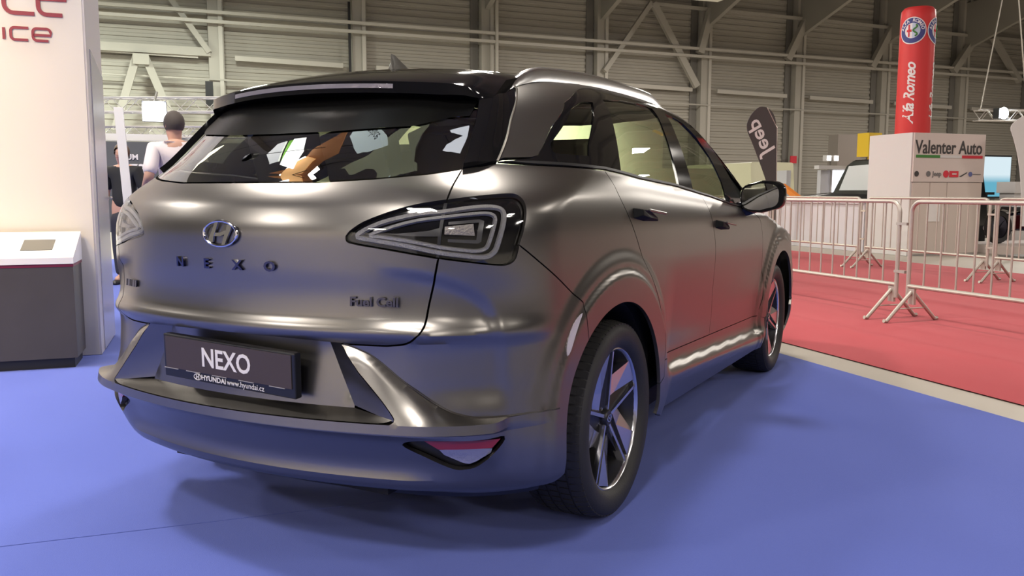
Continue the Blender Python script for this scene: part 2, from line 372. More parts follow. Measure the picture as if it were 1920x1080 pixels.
def chH(q):
    """(s, z): s runs round the car from the middle of the tail along its flank"""
    s = q[:, 0]; z = q[:, 1]; sg = np.where(s < 0, -1., 1.); a = np.abs(s)
    th = np.clip((a-CX)/RA, 0, np.pi/2); th2 = np.clip((a-S2)/RA, 0, np.pi/2)
    ox = np.where(a < CX, a, np.where(a > S3, CX-(a-S3), CX)); oy = np.where(a < S1, YC, np.where(a < S2, YC+a-S1, YF))
    dx = np.where(a < S2, np.sin(th), np.cos(th2)); dy = np.where(a < S2, -np.cos(th), np.sin(th2))
    p = bis(np.stack([ox, oy, z], -1), np.stack([dx, dy, 0*z], -1), 0., 1.6); p[:, 0] *= sg; return p
def invH(p):
    x = np.abs(p[..., 0]); y = p[..., 1]; sg = np.where(p[..., 0] < 0, -1., 1.)
    s = np.where(y < YC, np.where(x < CX, x, CX+RA*np.arctan2(x-CX, YC-y)), np.where(y < YF, S1+y-YC, S2+RA*np.arctan2(y-YF, x-CX)))
    return np.stack([s*sg, p[..., 2]], -1)
def chV(q):
    """(x, y) seen from above"""
    o = np.stack([q[:, 0], q[:, 1], 0*q[:, 0]+.6], -1); return bis(o, np.array([0, 0, 1.]), 0., 1.4)
def side(y, z):
    """point of the right flank at y, z"""
    y = np.atleast_1d(np.asarray(y, float)); z = np.atleast_1d(np.asarray(z, float))
    return bis(np.stack([0*y+.3, y, z], -1), np.array([1., 0, 0]), 0., 1.2)
def sz(y, z): return [tuple(r) for r in invH(side(y, z))]
def nrm(p, e=.004):
    g = np.stack([Fb(p+np.eye(3)[i]*e)-Fb(p-np.eye(3)[i]*e) for i in range(3)], -1)
    return g/np.linalg.norm(g, axis=-1, keepdims=True)
def dens(poly, step, closed=True):
    out = []; n = len(poly)
    for i in range(n if closed else n-1):
        a = np.array(poly[i], float); b = np.array(poly[(i+1) % n], float); k = max(1, int(np.ceil(np.linalg.norm(b-a)/step)))
        out += [a+(b-a)*j/k for j in range(k)]
    if not closed: out.append(np.array(poly[-1], float))
    return np.array(out)
def smoothed(poly, n=6, closed=False):
    """Catmull-Rom through the points"""
    P = [np.array(p, float) for p in poly]; out = []; L = len(P)
    for i in range(L if closed else L-1):
        p0 = P[i-1] if (closed or i > 0) else 2*P[0]-P[1]; p1 = P[i]; p2 = P[(i+1) % L]
        p3 = P[(i+2) % L] if (closed or i+2 < L) else 2*P[-1]-P[-2]
        for j in range(n):
            t = j/n; out.append(tuple(.5*(2*p1+(p2-p0)*t+(2*p0-5*p1+4*p2-p3)*t*t+(3*p1-p0-3*p2+p3)*t**3)))
    if not closed: out.append(tuple(P[-1]))
    return out
def inside(pts, poly):
    x = pts[:, 0]; y = pts[:, 1]; r = np.zeros(len(pts), bool); a = poly; b = np.roll(poly, -1, 0)
    for (x0, y0), (x1, y1) in zip(a, b):
        if y0 == y1: continue
        c = ((y0 > y) != (y1 > y)) & (x < (x1-x0)*(y-y0)/(y1-y0)+x0); r ^= c
    return r
def segdist(pts, a, b):
    d = np.full(len(pts), 9.)
    for p, q in zip(a, b):
        v = q-p; L = v@v+1e-12; t = np.clip(((pts-p)@v)/L, 0, 1); d = np.minimum(d, np.linalg.norm(pts-(p+t[:, None]*v), axis=1))
    return d
def inset(poly, g):
    a = np.roll(poly, 1, 0); b = np.roll(poly, -1, 0); t = b-a; t = t/(np.linalg.norm(t, axis=1, keepdims=True)+1e-9)
    n = np.stack([-t[:, 1], t[:, 0]], 1); ar = np.sum(poly[:, 0]*b[:, 1]-b[:, 0]*poly[:, 1]); return poly+n*g*(1 if ar > 0 else -1)
def panel(name, outline, m, parent, chart=chH, step=.02, disp=None, off=0., holes=(), lines=(), gap=.002, flange=.014, mirror=False, skip=None, sharp=None, hole_flange=None, label=None, crease=False):
    """sheet of the body surface inside an outline given in chart coordinates, with folded edges"""
    O = dens(outline, step); O = inset(O, gap) if gap else O
    Hs = [dens(h, step) for h in holes]; Hs = [inset(h, -gap) if gap else h for h in Hs]; Ls = [dens(l, step, False) for l in lines]
    lo = O.min(0); hi = O.max(0); gx = np.arange(lo[0]+step/2, hi[0], step); gy = np.arange(lo[1]+step/2, hi[1], step)
    G = np.stack(np.meshgrid(gx, gy, indexing='ij'), -1).reshape(-1, 2)
    if len(G):
        k = inside(G, O)
        for h in Hs: k &= ~inside(G, h)
        G = G[k]
        A = [O]+Hs
        for a in A:
            if len(G): G = G[segdist(G, a, np.roll(a, -1, 0)) > step*.45]
        for l in Ls:
            if len(G): G = G[segdist(G, l[:-1], l[1:]) > step*.45]
        if skip is not None and len(G): G = G[~skip(G)]
    P = []; E = []
    for a in [O]+Hs:
        n0 = len(P); P += list(a); E += [(n0+i, n0+(i+1) % len(a)) for i in range(len(a))]
    for l in Ls:
        n0 = len(P); P += list(l); E += [(n0+i, n0+i+1) for i in range(len(l)-1)]
    P += list(G)
    vo, eo, fo, ov, oe, of = delaunay_2d_cdt([Vector((float(p[0]), float(p[1]))) for p in P], E, [], 0, 1e-6)
    V2 = np.array([(v.x, v.y) for v in vo]); T = np.array([tuple(f) for f in fo if len(f) == 3])
    c = V2[T].mean(1); k = inside(c, O)
    for h in Hs: k &= ~inside(c, h)
    T = T[k]
    n_out = len(O)+sum(len(h) for h in Hs); CE = set(tuple(sorted((int(e[0]), int(e[1])))) for e, src in zip(eo, oe) if any(q >= n_out for q in src))
    P3 = chart(V2); N = nrm(P3)
    d = off+(disp(V2) if disp is not None else 0*V2[:, 0])
    P3 = P3+N*d[:, None]
    # orient outward
    a, b, c3 = P3[T[:, 0]], P3[T[:, 1]], P3[T[:, 2]]; fl = np.sum(np.cross(b-a, c3-a)*N[T[:, 0]], 1) < 0; T[fl] = T[fl][:, ::-1]
    # folded edges
    cnt = {}
    for t in T:
        for i in range(3):
            e = (int(t[i]), int(t[(i+1) % 3])); cnt[e] = 1
    be = [e for e in cnt if (e[1], e[0]) not in cnt]
    verts = list(P3); faces = [tuple(int(i) for i in t) for t in T]; norms = list(N)
    if flange and be:
        mp = {}
        def dup(i, depth):
            kk = (i, depth)
            if kk not in mp: mp[kk] = len(verts); verts.append(P3[i]-N[i]*(flange if depth else 0.)); norms.append(N[i])
            return mp[kk]
        for (i, j) in be: faces.append((dup(i, 0), dup(i, 1), dup(j, 1), dup(j, 0)))
    V = np.array(verts)
    def make(sgn):
        W = V.copy(); W[:, 0] *= sgn; FF = faces if sgn > 0 else [f[::-1] for f in faces]
        me = bpy.data.meshes.new(name); me.from_pydata(W.tolist(), [], FF); me.update(); me.materials.append(m); me.shade_smooth()
        if disp is None:
            NN = np.array(norms); NN = NN.copy(); NN[:, 0] *= sgn
            ln = [None]*len(me.loops); nt_ = len(T)
            fn = np.zeros(len(me.polygons)*3); me.polygons.foreach_get('normal', fn); fn = fn.reshape(-1, 3)
            for p in me.polygons:
                for li in p.loop_indices:
                    vi = me.loops[li].vertex_index; ln[li] = tuple(NN[vi]) if p.index < nt_ else tuple(fn[p.index])
            me.normals_split_custom_set(ln)
        elif sharp: me.set_sharp_from_angle(angle=R(sharp))
        if crease:
            at = me.attributes.get('sharp_edge') or me.attributes.new('sharp_edge', 'BOOLEAN', 'EDGE')
            for e in me.edges:
                if tuple(sorted(e.vertices)) in CE: at.data[e.index].value = True
        o = bpy.data.objects.new(name, me); COL.objects.link(o); o.parent = parent
        if label: o['label'] = label
        return o
    o = make(1)
    return (o, make(-1)) if mirror else o

# ================================================================== the car: panels
car = empty('car', (0, 0, 0), 0, 'matte grey hatchback SUV with black roof parked on the blue carpet', 'car')
def mir(poly): return [(-a, b) for (a, b) in reversed(poly)]
def circ(k, a0, a1, n=40, dr=0.):
    """wheel opening arc k in chart coordinates, angles in degrees from +y towards +z"""
    yc, zc, r = ARCH[k]; a = np.radians(np.linspace(a0, a1, n)); return sz(yc+(r+dr)*np.cos(a), zc+(r+dr)*np.sin(a))
# -- shared lines, right half, (s, z)
GLASS_BASE = [(0, 1.174), (.281, 1.174), (.434, 1.183), (.562, 1.197), (.655, 1.213)]
CUT_A = smoothed([(.655, 1.213), (.645, 1.168), (.639, 1.123)], 4)          # tailgate cut above the lamp
CUT_B = smoothed([(.627, .963), (.617, .90), (.605, .836), (.597, .778), (.583, .745), (.556, .722), (.51, .715)], 5)
TG_BOT = [(.51, .715), (.404, .716), (.24, .724), (.1, .727), (0, .728)]
LAMP_IN_TOP = smoothed([(.639, 1.123), (.567, 1.109), (.51, 1.089), (.464, 1.066), (.428, 1.040), (.413, 1.022)], 4)
LAMP_IN_BOT = smoothed([(.413, 1.022), (.416, 1.008), (.44, 1.001), (.49, .991), (.552, .978), (.627, .963)], 4)
LAMP_OUT_BOT = smoothed([(.627, .963), (.698, .952), (.76, .943), (.791, .943), (.812, .958), (.823, .997)], 5)
LAMP_OUT_TOP = smoothed([(.823, .997), (.837, 1.041), (.846, 1.085), (.843, 1.118), (.826, 1.136), (.794, 1.140), (.71, 1.133), (.639, 1.123)], 5)
BUMP_CUT = smoothed([(.823, .997), (.903, .933), (1.012, .857), (1.10, .805)], 5)
_bc_end = circ(0, 127, 127, 1)
DOOR_CUT = smoothed([(1.437, 1.219), (1.46, 1.173), (1.489, 1.112), (1.607, .977), (1.680, .890), (1.735, .840), (1.80, .775), (1.856, .700), (1.888, .618), (1.896, .54), (1.893, .43)], 6)
B_CUT = smoothed([(2.55, 1.138), (2.62, 1.026), (2.685, .922), (2.706, .829), (2.717, .678), (2.735, .581), (2.742, .46)], 5)
F_CUT = smoothed([(3.40, 1.060), (3.64, 1.00), (3.72, .939), (3.767, .836), (3.790, .70), (3.80, .55), (3.74, .43)], 5)
BELT = [(.655, 1.213), (.71, 1.221), (.771, 1.232), (.929, 1.228), (1.14, 1.225), (1.437, 1.219)]
BELT2 = [(1.437, 1.219), (1.6, 1.206), (1.748, 1.193), (2.2, 1.169), (2.55, 1.138)]
BELT3 = [(2.55, 1.138), (2.74, 1.122), (3.115, 1.080), (3.40, 1.060)]
WIN_TOP_D = smoothed([(.771, 1.236), (.82, 1.312), (.863, 1.38), (.93, 1.44), (.985, 1.482)], 5)   # bright edge of the D pillar

# soft step of the tail corner: below this curve the surface lies a little deeper
CREASE = np.array(smoothed([(.50, .940), (.56, .930), (.62, .918), (.68, .894), (.735, .855), (.770, .795), (.788, .71), (.795, .62), (.799, .505)], 4))
def crease_d(q):
    a = np.stack([np.abs(q[:, 0]), q[:, 1]], 1); d = segdist(a, CREASE[:-1], CREASE[1:])
    zc = np.interp(a[:, 0], CREASE[:, 0], CREASE[:, 1]); ins = (a[:, 1] < zc) & (a[:, 0] < .80)
    return np.where(ins, -.011*sstep(0, .030, d)*sstep(.30, .08, d)*sstep(.46, .60, a[:, 0]), 0.)
# -- tailgate
def tg_out():
    right = GLASS_BASE[:-1]+CUT_A[:-1]+LAMP_IN_TOP[:-1]+LAMP_IN_BOT[:-1]+CUT_B[:-1]+TG_BOT
    return [(a, b) for a, b in right]+[(-a, b) for a, b in reversed(right[1:-1])]
panel('tailgate', tg_out(), PAINT, car, step=.012, disp=crease_d, sharp=50, gap=.0028, flange=.02)
# -- quarter panels
quarter = BELT+DOOR_CUT[1:]+circ(0, 8, 128, 50)+[tuple(BUMP_CUT[-1])]+BUMP_CUT[::-1][1:-1]+LAMP_OUT_TOP[:-1]+CUT_A[::-1][:-1]
panel('quarter_panel', quarter, PAINT, car, step=.011, mirror=True, gap=.002)
# -- doors, sills, fenders
DB = .455
rdoor = BELT2+[p for p in B_CUT[1:] if p[1] > .475]+[(2.742, .468), (1.893, .498)]+[p for p in DOOR_CUT[::-1] if p[1] > .508]
rdoor = [p for i, p in enumerate(rdoor) if i == 0 or abs(p[0]-rdoor[i-1][0])+abs(p[1]-rdoor[i-1][1]) > 1e-4][:-1]
panel('rear_door', rdoor, PAINT, car, step=.018, mirror=True)
fdoor = BELT3+[p for p in F_CUT[1:] if p[1] > DB]+[(3.755, .432), (2.742, .468)]+[p for p in B_CUT[::-1] if p[1] > .475]
panel('front_door', fdoor[:-1], PAINT, car, step=.02, mirror=True)
sill = [(1.893, .498), (2.742, .468), (3.755, .432), (3.84, .41), (3.845, .32), (3.80, .235), (1.98, .245), (1.90, .275)]+circ(0, -9, 8, 6)+[(1.893, .43)]
panel('sill', sill, PAINT, car, step=.016, mirror=True)
fend = [(3.40, 1.060)]+F_CUT[1:]+[(3.84, .41)]+circ(1, 172, 10, 50)+sz([3.235, 3.25, 3.2, 3.1, 3.0, 2.6, 2.2], [.45, .60, .78, .865, .90, .985, 1.035])
panel('fender', fend, PAINT, car, step=.022, mirror=True)
fl = sz([3.235, 3.25, 3.2, 3.1], [.45, .60, .78, .865]); fa = circ(1, 10, -30, 8)
fb = fl[::-1]+fa[1:]+[(4.75, .18), (5.485, .18), (5.485, .90), (4.95, .89)]
panel('front_bumper', fb, PAINT, car, step=.03, mirror=True, gap=.0)
# -- hood, windshield, pillars, roof (charts seen from above)
hood = [(-.70, 2.62), (0, 2.78), (.70, 2.62), (.84, 2.72), (.82, 3.0), (.70, 3.28), (.40, 3.44), (0, 3.50), (-.40, 3.44), (-.70, 3.28), (-.82, 3.0), (-.84, 2.72)]
panel('hood', hood, PAINT, car, chart=chV, step=.03)
ROOF_X = .575
roof_e = smoothed([(.50, -.36), (.575, -.20), (.60, 0), (.615, .4), (.62, .9), (.605, 1.3), (.585, 1.55)], 5)
front_e = [(.585, 1.55), (.4, 1.66), (.2, 1.72), (0, 1.74)]
roof = [(0, -.50), (.25, -.47)]+roof_e+front_e[1:]
roof_full = roof+[(-a, b) for a, b in reversed(roof[1:-1])]
panel('roof', roof_full, GLOSSBLK, car, chart=chV, step=.04, gap=0, flange=.01)
ws = [(0, 1.745), (.2, 1.725), (.4, 1.665), (.57, 1.57), (.66, 1.84), (.72, 2.15), (.76, 2.48), (.70, 2.60), (.4, 2.70), (0, 2.76)]
panel('windshield', ws+[(-a, b) for a, b in reversed(ws[1:-1])], WSGLASS, car, chart=chV, step=.05, gap=0, flange=0)
apil = [(.585, 1.555), (.66, 1.84), (.72, 2.15), (.76, 2.48), (.81, 2.60)]+[tuple(side(y, z)[0][:2]) for y, z in ((2.45, 1.055), (2.1, 1.10), (1.95, 1.22), (1.80, 1.335), (1.62, 1.46), (1.45, 1.52))]
panel('a_pillar', apil, GLOSSBLK, car, chart=chV, step=.03, mirror=True, gap=0, flange=.005)
# -- roof sides (matte) and D pillars
edge3 = chV(np.array(roof_e)); EH = [tuple(r) for r in invH(edge3)]
GREY_TOP = [p for p in EH if p[1] > 0]
WIN_FRONT = [tuple(r) for r in invH(side([.317, .55, .80, 1.05, 1.30, 1.45, 1.648, 1.749, 1.87, 1.92], [1.535, 1.543, 1.545, 1.538, 1.517, 1.492, 1.421, 1.315, 1.156, 1.085]))]
WIN_LINE = smoothed([(.967, 1.258), (1.002, 1.279), (1.122, 1.351), (1.30, 1.415), (1.435, 1.462), (1.53, 1.496), (1.643, 1.519)]+WIN_FRONT[:8], 4)
iC = min(range(len(WIN_LINE)), key=lambda i: abs(WIN_LINE[i][0]-1.76)); jC = min(range(len(EH)), key=lambda i: abs(EH[i][0]-1.72))
EHs = [p for p in EH if p[0] > .96]
j0 = min(range(len(EHs)), key=lambda i: abs(EHs[i][0]-1.72))
dpill = [(.775, 1.242), (.80, 1.248), (.93, 1.252)]+WIN_LINE[:iC+1]+EHs[:j0+1][::-1]+WIN_TOP_D[::-1][:-1]
panel('d_pillar', dpill, PAINT, car, step=.016, mirror=True, gap=.0015, flange=.012)
iE = min(range(len(WIN_LINE)), key=lambda i: abs(WIN_LINE[i][0]-3.02))
cant = WIN_LINE[iC:iE]+EHs[j0:][::-1]
panel('roof_side', cant, PAINT, car, step=.014, mirror=True, gap=.0015, flange=.01)
# -- black window surrounds and panes
BELT_UP = [(.775, 1.236), (.929, 1.230), (1.14, 1.227), (1.437, 1.221), (1.6, 1.208), (1.748, 1.195), (2.2, 1.171), (2.55, 1.140), (2.74, 1.124), (3.115, 1.082), (3.40, 1.062)]
surround = BELT_UP+WIN_FRONT[::-1][:2]+WIN_LINE[::-1]+[(.93, 1.250)]
QG = smoothed([(1.075, 1.300), (1.070, 1.278), (1.10, 1.268), (1.22, 1.266), (1.345, 1.264)], 3)+smoothed([(1.345, 1.264), (1.46, 1.365), (1.575, 1.462)], 2)[1:]+smoothed([(1.575, 1.462), (1.477, 1.452), (1.30, 1.388), (1.16, 1.335), (1.075, 1.300)], 3)[1:-1]
RG = [(1.575, 1.222), (1.76, 1.204), (2.0, 1.192), (2.255, 1.178), (2.29, 1.30), (2.345, 1.42), (2.40, 1.512), (2.20, 1.517), (1.948, 1.506), (1.705, 1.484), (1.64, 1.36)]
FG = [(2.46, 1.158), (2.70, 1.138), (2.90, 1.121), (3.06, 1.105), (3.07, 1.20), (3.02, 1.32), (2.93, 1.42), (2.82, 1.475), (2.70, 1.497), (2.575, 1.503), (2.52, 1.40), (2.48, 1.28)]
panel('window_surround', surround, GLOSSBLK, car, step=.02, mirror=True, gap=0, flange=.006, holes=(QG, RG, FG))
for nm, g in (('quarter_window', QG), ('rear_door_window', RG), ('front_door_window', FG)):
    panel(nm, g, GLASSS, car, step=.035, mirror=True, gap=-.004, off=-.005, flange=0)
# chrome belt moulding on the surround
mbt = panel('belt_seal', [(.80, 1.2375)]+[(a, b+.0015) for a, b in BELT_UP[1:]]+[(a, b+.010) for a, b in BELT_UP[::-1][:-1]], SATBLK, car, step=.02, mirror=True, gap=0, off=.003, flange=.003)
# -- tail glass
GS = [(.655, 1.213), (.661, 1.29), (.671, 1.376), (.668, 1.43)]
FRIT = [(0, 1.325), (.20, 1.327), (.33, 1.335), (.44, 1.342), (.50, 1.358), (.56, 1.372), (.64, 1.378)]
gl = [(a, b+.001) for a, b in GLASS_BASE[:-1]]+GS+[(.5, 1.45), (.25, 1.462), (0, 1.465)]
panel('rear_window', gl+[(-a, b) for a, b in reversed(gl[1:-1])], GLASSR, car, step=.04, gap=.002, off=-.002, flange=0)
fr = FRIT+[(.664, 1.43), (.5, 1.448), (.25, 1.46), (0, 1.463)]
panel('window_black_band', fr+[(-a, b) for a, b in reversed(fr[1:-1])], mat('frit_black', (.004, .004, .004), rough=.25, spec=.12), car, step=.04, gap=.002, off=.0015, flange=0)
# gloss black D pillar fins beside the glass
fin = [(.655, 1.213), (.71, 1.222), (.771, 1.235)]+WIN_TOP_D+[(.90, 1.500), (.78, 1.49), (.668, 1.455)]+GS[::-1][:-1]
def fin_d(q): return .020*sstep(.80, .68, q[:, 0]-.30*(q[:, 1]-1.22))
panel('d_pillar_fin', fin, GLOSSBLK, car, step=.018, mirror=True, gap=.001, disp=fin_d, flange=.022, sharp=50)
EDGE = mat('bright_edge', (.50, .47, .42), rough=.3, metal=1)
p3 = chH(np.array(dens(WIN_TOP_D+EHs[:3][:1], .02, False))); n3 = nrm(p3)
for sg in (1, -1):
    MB().tube([Vector((sg*a[0], a[1], a[2])) for a in p3+n3*.003], .0035, 6).build('bright_strip', EDGE, car, smooth=True)

# -- rear bumper with ledge, lip, plate recess
Wup = pch([0, .38, .45, .563, .67, .72, .80, .95], [.73, .72, .70, .602, .527, .514, .511, .505])
LIPT = .5075; LIPB = .470
def lipD(a): return .055*sstep(.80, .735, a)+.006*sstep(.96, .78, a)
Blow = pch([.15, .25, .285, .305, .330, .345, .37, .40, .43, .455, .466], [-.06, -.03, .008, .016, .014, -.002, -.007, -.002, .008, .022, .034])
INS_O = smoothed([(.392, .7165), (.45, .640), (.50, .575), (.530, .533), (.537, .519), (.528, .5095)], 4)   # edge of the plate recess, right half
INS_I = [(.322, .735), (.330, .7165), (.418, .535)]
def bdisp(q):
    a = np.abs(q[:, 0]); z = q[:, 1]; L = lipD(a); zu = Wup(a)
    t = np.clip((zu-z)/(zu-LIPT+1e-6), 0, 1)
    top = np.where(z >= zu, 0., (.012*sstep(.75, .5, a)*np.minimum(t*8, 1)+(L-.012*sstep(.75, .5, a))*t))
    lo = Blow(z); fade = sstep(.70, .52, a)
    lowd = lo*fade+(1-fade)*(L*.55*sstep(.34, .468, z)-.02*sstep(.30, .24, z))
    d = np.where(z >= LIPT, top, np.where(z >= LIPB, L+.006*(LIPT-z)/(LIPT-LIPB)*sstep(.8, .7, a), lowd))
    return d+crease_d(q)*sstep(.52, .60, z)
BUMP_BOT = [(.985, .30), (.95, .27), (.80, .262), (.55, .262), (.25, .262), (0, .262)]
arc_b = circ(0, 128, 188, 26)
right_b = [(0, .5095), (.3, .5095)]+INS_O[::-1]+CUT_B[::-1][0:]+LAMP_OUT_BOT[1:]+BUMP_CUT[1:]+arc_b+BUMP_BOT[1:-1]+[(0, .262)]
bo = right_b+[(-a, b) for a, b in reversed(right_b[1:-1])]
WL = [(a, float(Wup(a))) for a in np.linspace(.393, .95, 40)]
LT = [(a, LIPT) for a in np.linspace(.545, .955, 30)]
LB = [(a, LIPB) for a in np.linspace(-.955, .955, 120)]
LC = [(a, .4665) for a in np.linspace(-.80, .80, 100)]
# fog lamp pockets
REF_O = smoothed([(.545, .436), (.60, .4545), (.70, .4545), (.778, .4545), (.752, .415), (.715, .376), (.69, .366), (.660, .366), (.60, .400)], 4, True)
panel('rear_bumper', bo, PAINT, car, step=.014, gap=.0022, flange=.02, disp=bdisp, sharp=26, crease=True,
      holes=(REF_O, mir(REF_O)), lines=[WL, mir(WL), LT, mir(LT), LB, LC])
def rec_d(q): return -.014-.034*np.clip((q[:, 1]-.53)/.2, -.1, 1.1)
fl_ = [(.322, .738), (.418, .535), (.418, .525), (0, .525)]; panel('plate_recess', [(0, .738)]+fl_+[(-a, b) for a, b in reversed(fl_[:-1])], PAINT, car, step=.03, disp=rec_d, gap=0, flange=0)
def strip(o2, i2, name, sg):
    """wall from the bumper edge down to the recess floor"""
    o2 = np.array(o2); i2 = np.array(i2); a = chH(o2); a = a+nrm(a)*(bdisp(o2)-.0005)[:, None]; b = chH(i2); b = b+nrm(b)*rec_d(i2)[:, None]; v = []
    for k in range(len(a)): v += [(sg*a[k][0], a[k][1], a[k][2]), (sg*b[k][0], b[k][1], b[k][2])]
    MB().add(v, [(2*k, 2*k+1, 2*k+3, 2*k+2) for k in range(len(a)-1)]).build(name, PAINT, car, smooth=True, sharp=60)
_t = np.linspace(0, 1, len(INS_O)-3)
for sg in (1, -1): strip([(.392, .72)]+INS_O[:-3][1:], [(.325+.093*t, .7265-.1915*t) for t in _t], 'recess_wall', sg)
_b = np.linspace(-1, 1, 61); _o = [(.5355*t, .5105+.009*max(0., (abs(t)-.93)/.07)**2) for t in _b]
strip(_o, [(.418*t, .528) for t in _b], 'recess_ledge', 1)
SEAM = mat('seam_dark', (.03, .026, .024), rough=.5)
for k_ in (1,):
    wl = [(a, float(Wup(a))) for a in np.linspace(.40, .955, 60)]
    panel('bumper_seam', [(a, b+.0022) for a, b in wl]+[(a, b-.0018) for a, b in reversed(wl)], SEAM, car, step=.012, off=.0015, gap=0, flange=.002, mirror=True, disp=lambda q: np.maximum(bdisp(q), 0)*.6)
panel('reflector_pocket', [(a, b) for a, b in dens(REF_O, .012)], SATBLK, car, step=.02, off=-.022, gap=-.004, mirror=True, flange=0)
REDL = mat('red_reflector', (.26, .008, .018), rough=.18, coat=.6); CLRL = mat('clear_reflector', (.30, .29, .33), rough=.22, metal=.6, bump=.6, bscale=90)
panel('red_reflector', [(.592, .448), (.772, .448), (.752, .424), (.626, .424)], REDL, car, step=.014, off=.002, gap=0, mirror=True, flange=.02)
panel('reverse_lamp', smoothed([(.628, .4225), (.752, .4225), (.728, .397), (.705, .383), (.690, .381), (.668, .392)], 2, True), CLRL, car, step=.014, off=.001, gap=0, mirror=True, flange=.02)
# lower valance
val = [(0, .29), (.5, .29), (.85, .29), (.93, .28), (.93, .20), (.5, .17), (0, .17)]
panel('valance', val+[(-a, b) for a, b in reversed(val[1:-1])], SATBLK, car, step=.03, off=-.05, gap=0, flange=0)
# side markers on the arch edge
panel('side_marker', smoothed([(1.088, .773), (1.050, .757), (1.020, .728), (.999, .690), (.994, .655), (1.012, .672), (1.038, .712), (1.070, .752)], 2, True), mat('marker_clear', (.62, .56, .60), rough=.2, metal=.3), car, step=.012, off=.003, gap=0, mirror=True, flange=.006)

# -- dark shell added so panel gaps look black and light stays out, wheel housings, underbody
sh = [(-4.9, .30), (4.9, .30), (4.9, .90), (3.6, 1.0), (2.6, 1.09), (1.4, 1.19), (.66, 1.19), (-.66, 1.19), (-1.4, 1.19), (-2.6, 1.09), (-3.6, 1.0), (-4.9, .90)]
ac = [circ(0, 0, 352, 44, .012), circ(1, 0, 352, 44, .012)]
panel('inner_shell', [(a, b) for a, b in dens(sh, .2)], SHELL, car, step=.06, off=-.075, gap=0, flange=0, holes=[ac[0], mir(ac[0]), ac[1], mir(ac[1])], lines=())
for (yc, zc, r) in ARCH:
    for sg in (1, -1):
        v = []; f = []; n = 28
        for i in range(n+1):
            w = math.pi*1.10*i/n-math.pi*.05
            for x in (.44, .872 if yc < 1 else .86): v.append((sg*x, yc+(r+.012)*math.cos(w), max(.12, zc+(r+.012)*math.sin(w))))
        for i in range(n): f.append((2*i, 2*i+1, 2*i+3, 2*i+2))
        k = len(v); v.append((sg*.44, yc, zc))
        for i in range(n): f.append((2*i, 2*i+2, k))
        MB().add(v, f).build('wheel_housing', SHELL, car, fix=False)
MB().box((-.72, .45, .19), (.72, 2.3, .27)).box((-.45, -.75, .24), (.45, .5, .30)).box((-.45, 2.2, .2), (.45, 3.4, .28)).build('underbody', SHELL, car)

# -- spoiler with third brake light
sp_v = []; NX = 40; xs_ = np.linspace(-.60, .60, NX+1); SEC = 8
for x in xs_:
    e = max(0., (abs(x)-.50)/.10); yt = -.585+.46*x*x+.05*e*e; zt = 1.497-.062*x*x-.030*e*e
    yf = -.02; zf = float(Zrc(yf)-.11*x*x-.05*x**4)+.004
    ym = -.28; zm = float(Zrc(ym)-.11*x*x-.05*x**4)+.012-.02*e
    th = .036*(1-.5*e)
    ring = [(yf, zf-.03), (yf, zf), (ym+.1, (zf+zm)/2+.004), (ym, zm), (yt+.02, zt+.010), (yt, zt), (yt-.002, zt-th), (yt+.16, zt-th-.025-.05*e)]
    sp_v += [(x, y, z) for y, z in ring]
sp_f = [(i*SEC+k, i*SEC+(k+1) % SEC, (i+1)*SEC+(k+1) % SEC, (i+1)*SEC+k) for i in range(NX) for k in range(SEC)]
sp_f += [tuple(range(SEC)), tuple(NX*SEC+k for k in range(SEC-1, -1, -1))]
MB().add(sp_v, sp_f).build('spoiler', GLOSSBLK, car, smooth=True, sharp=40)
br_v = []
for x in np.linspace(-.335, .335, 25):
    yt = -.585+.46*x*x; zt = 1.497-.062*x*x
    br_v += [(x, yt-.0025, zt-.008), (x, yt-.0035, zt-.022), (x, yt+.03, zt-.022), (x, yt+.03, zt-.008)]
MB().add(br_v, [(i*4+k, i*4+(k+1) % 4, (i+1)*4+(k+1) % 4, (i+1)*4+k) for i in range(24) for k in range(4)]+[(0, 1, 2, 3), (99, 98, 97, 96)]).build('brake_light', mat('brake_lens', (.30, .28, .30), rough=.15, metal=.4, bump=.4, bscale=60), car, smooth=True)
# -- roof rails
for sg in (1, -1):
    v = []; f = []; N = 44; prof = [(-.022, 0), (-.020, .6), (-.012, .95), (.004, 1.0), (.017, .75), (.022, 0)]
    for i in range(N+1):
        t = i/N; y = -.27+1.66*t; x = .585+.03*math.sin(math.pi*min(1, t*1.1))-.012*t
        base = chV(np.array([[x, y]]))[0][2]; h = .040*min(1, (math.sin(math.pi*min(t/.14, 1)/2)))*min(1, math.sin(math.pi*min((1-t)/.12, 1)/2))+.004
        w = .6+.4*min(1, t/.1)*min(1, (1-t)/.1)
        for (dx, hh) in prof: v.append((sg*(x+dx*w), y, base-.006+(h+.006)*hh))
    n = len(prof)
    for i in range(N):
        for k in range(n-1): f.append((i*n+k, i*n+k+1, (i+1)*n+k+1, (i+1)*n+k))
    f.append(tuple(range(n))); f.append(tuple(N*n+k for k in range(n-1, -1, -1)))
    MB().add(v, f).build('roof_rail', RAIL, car, smooth=True, sharp=60)
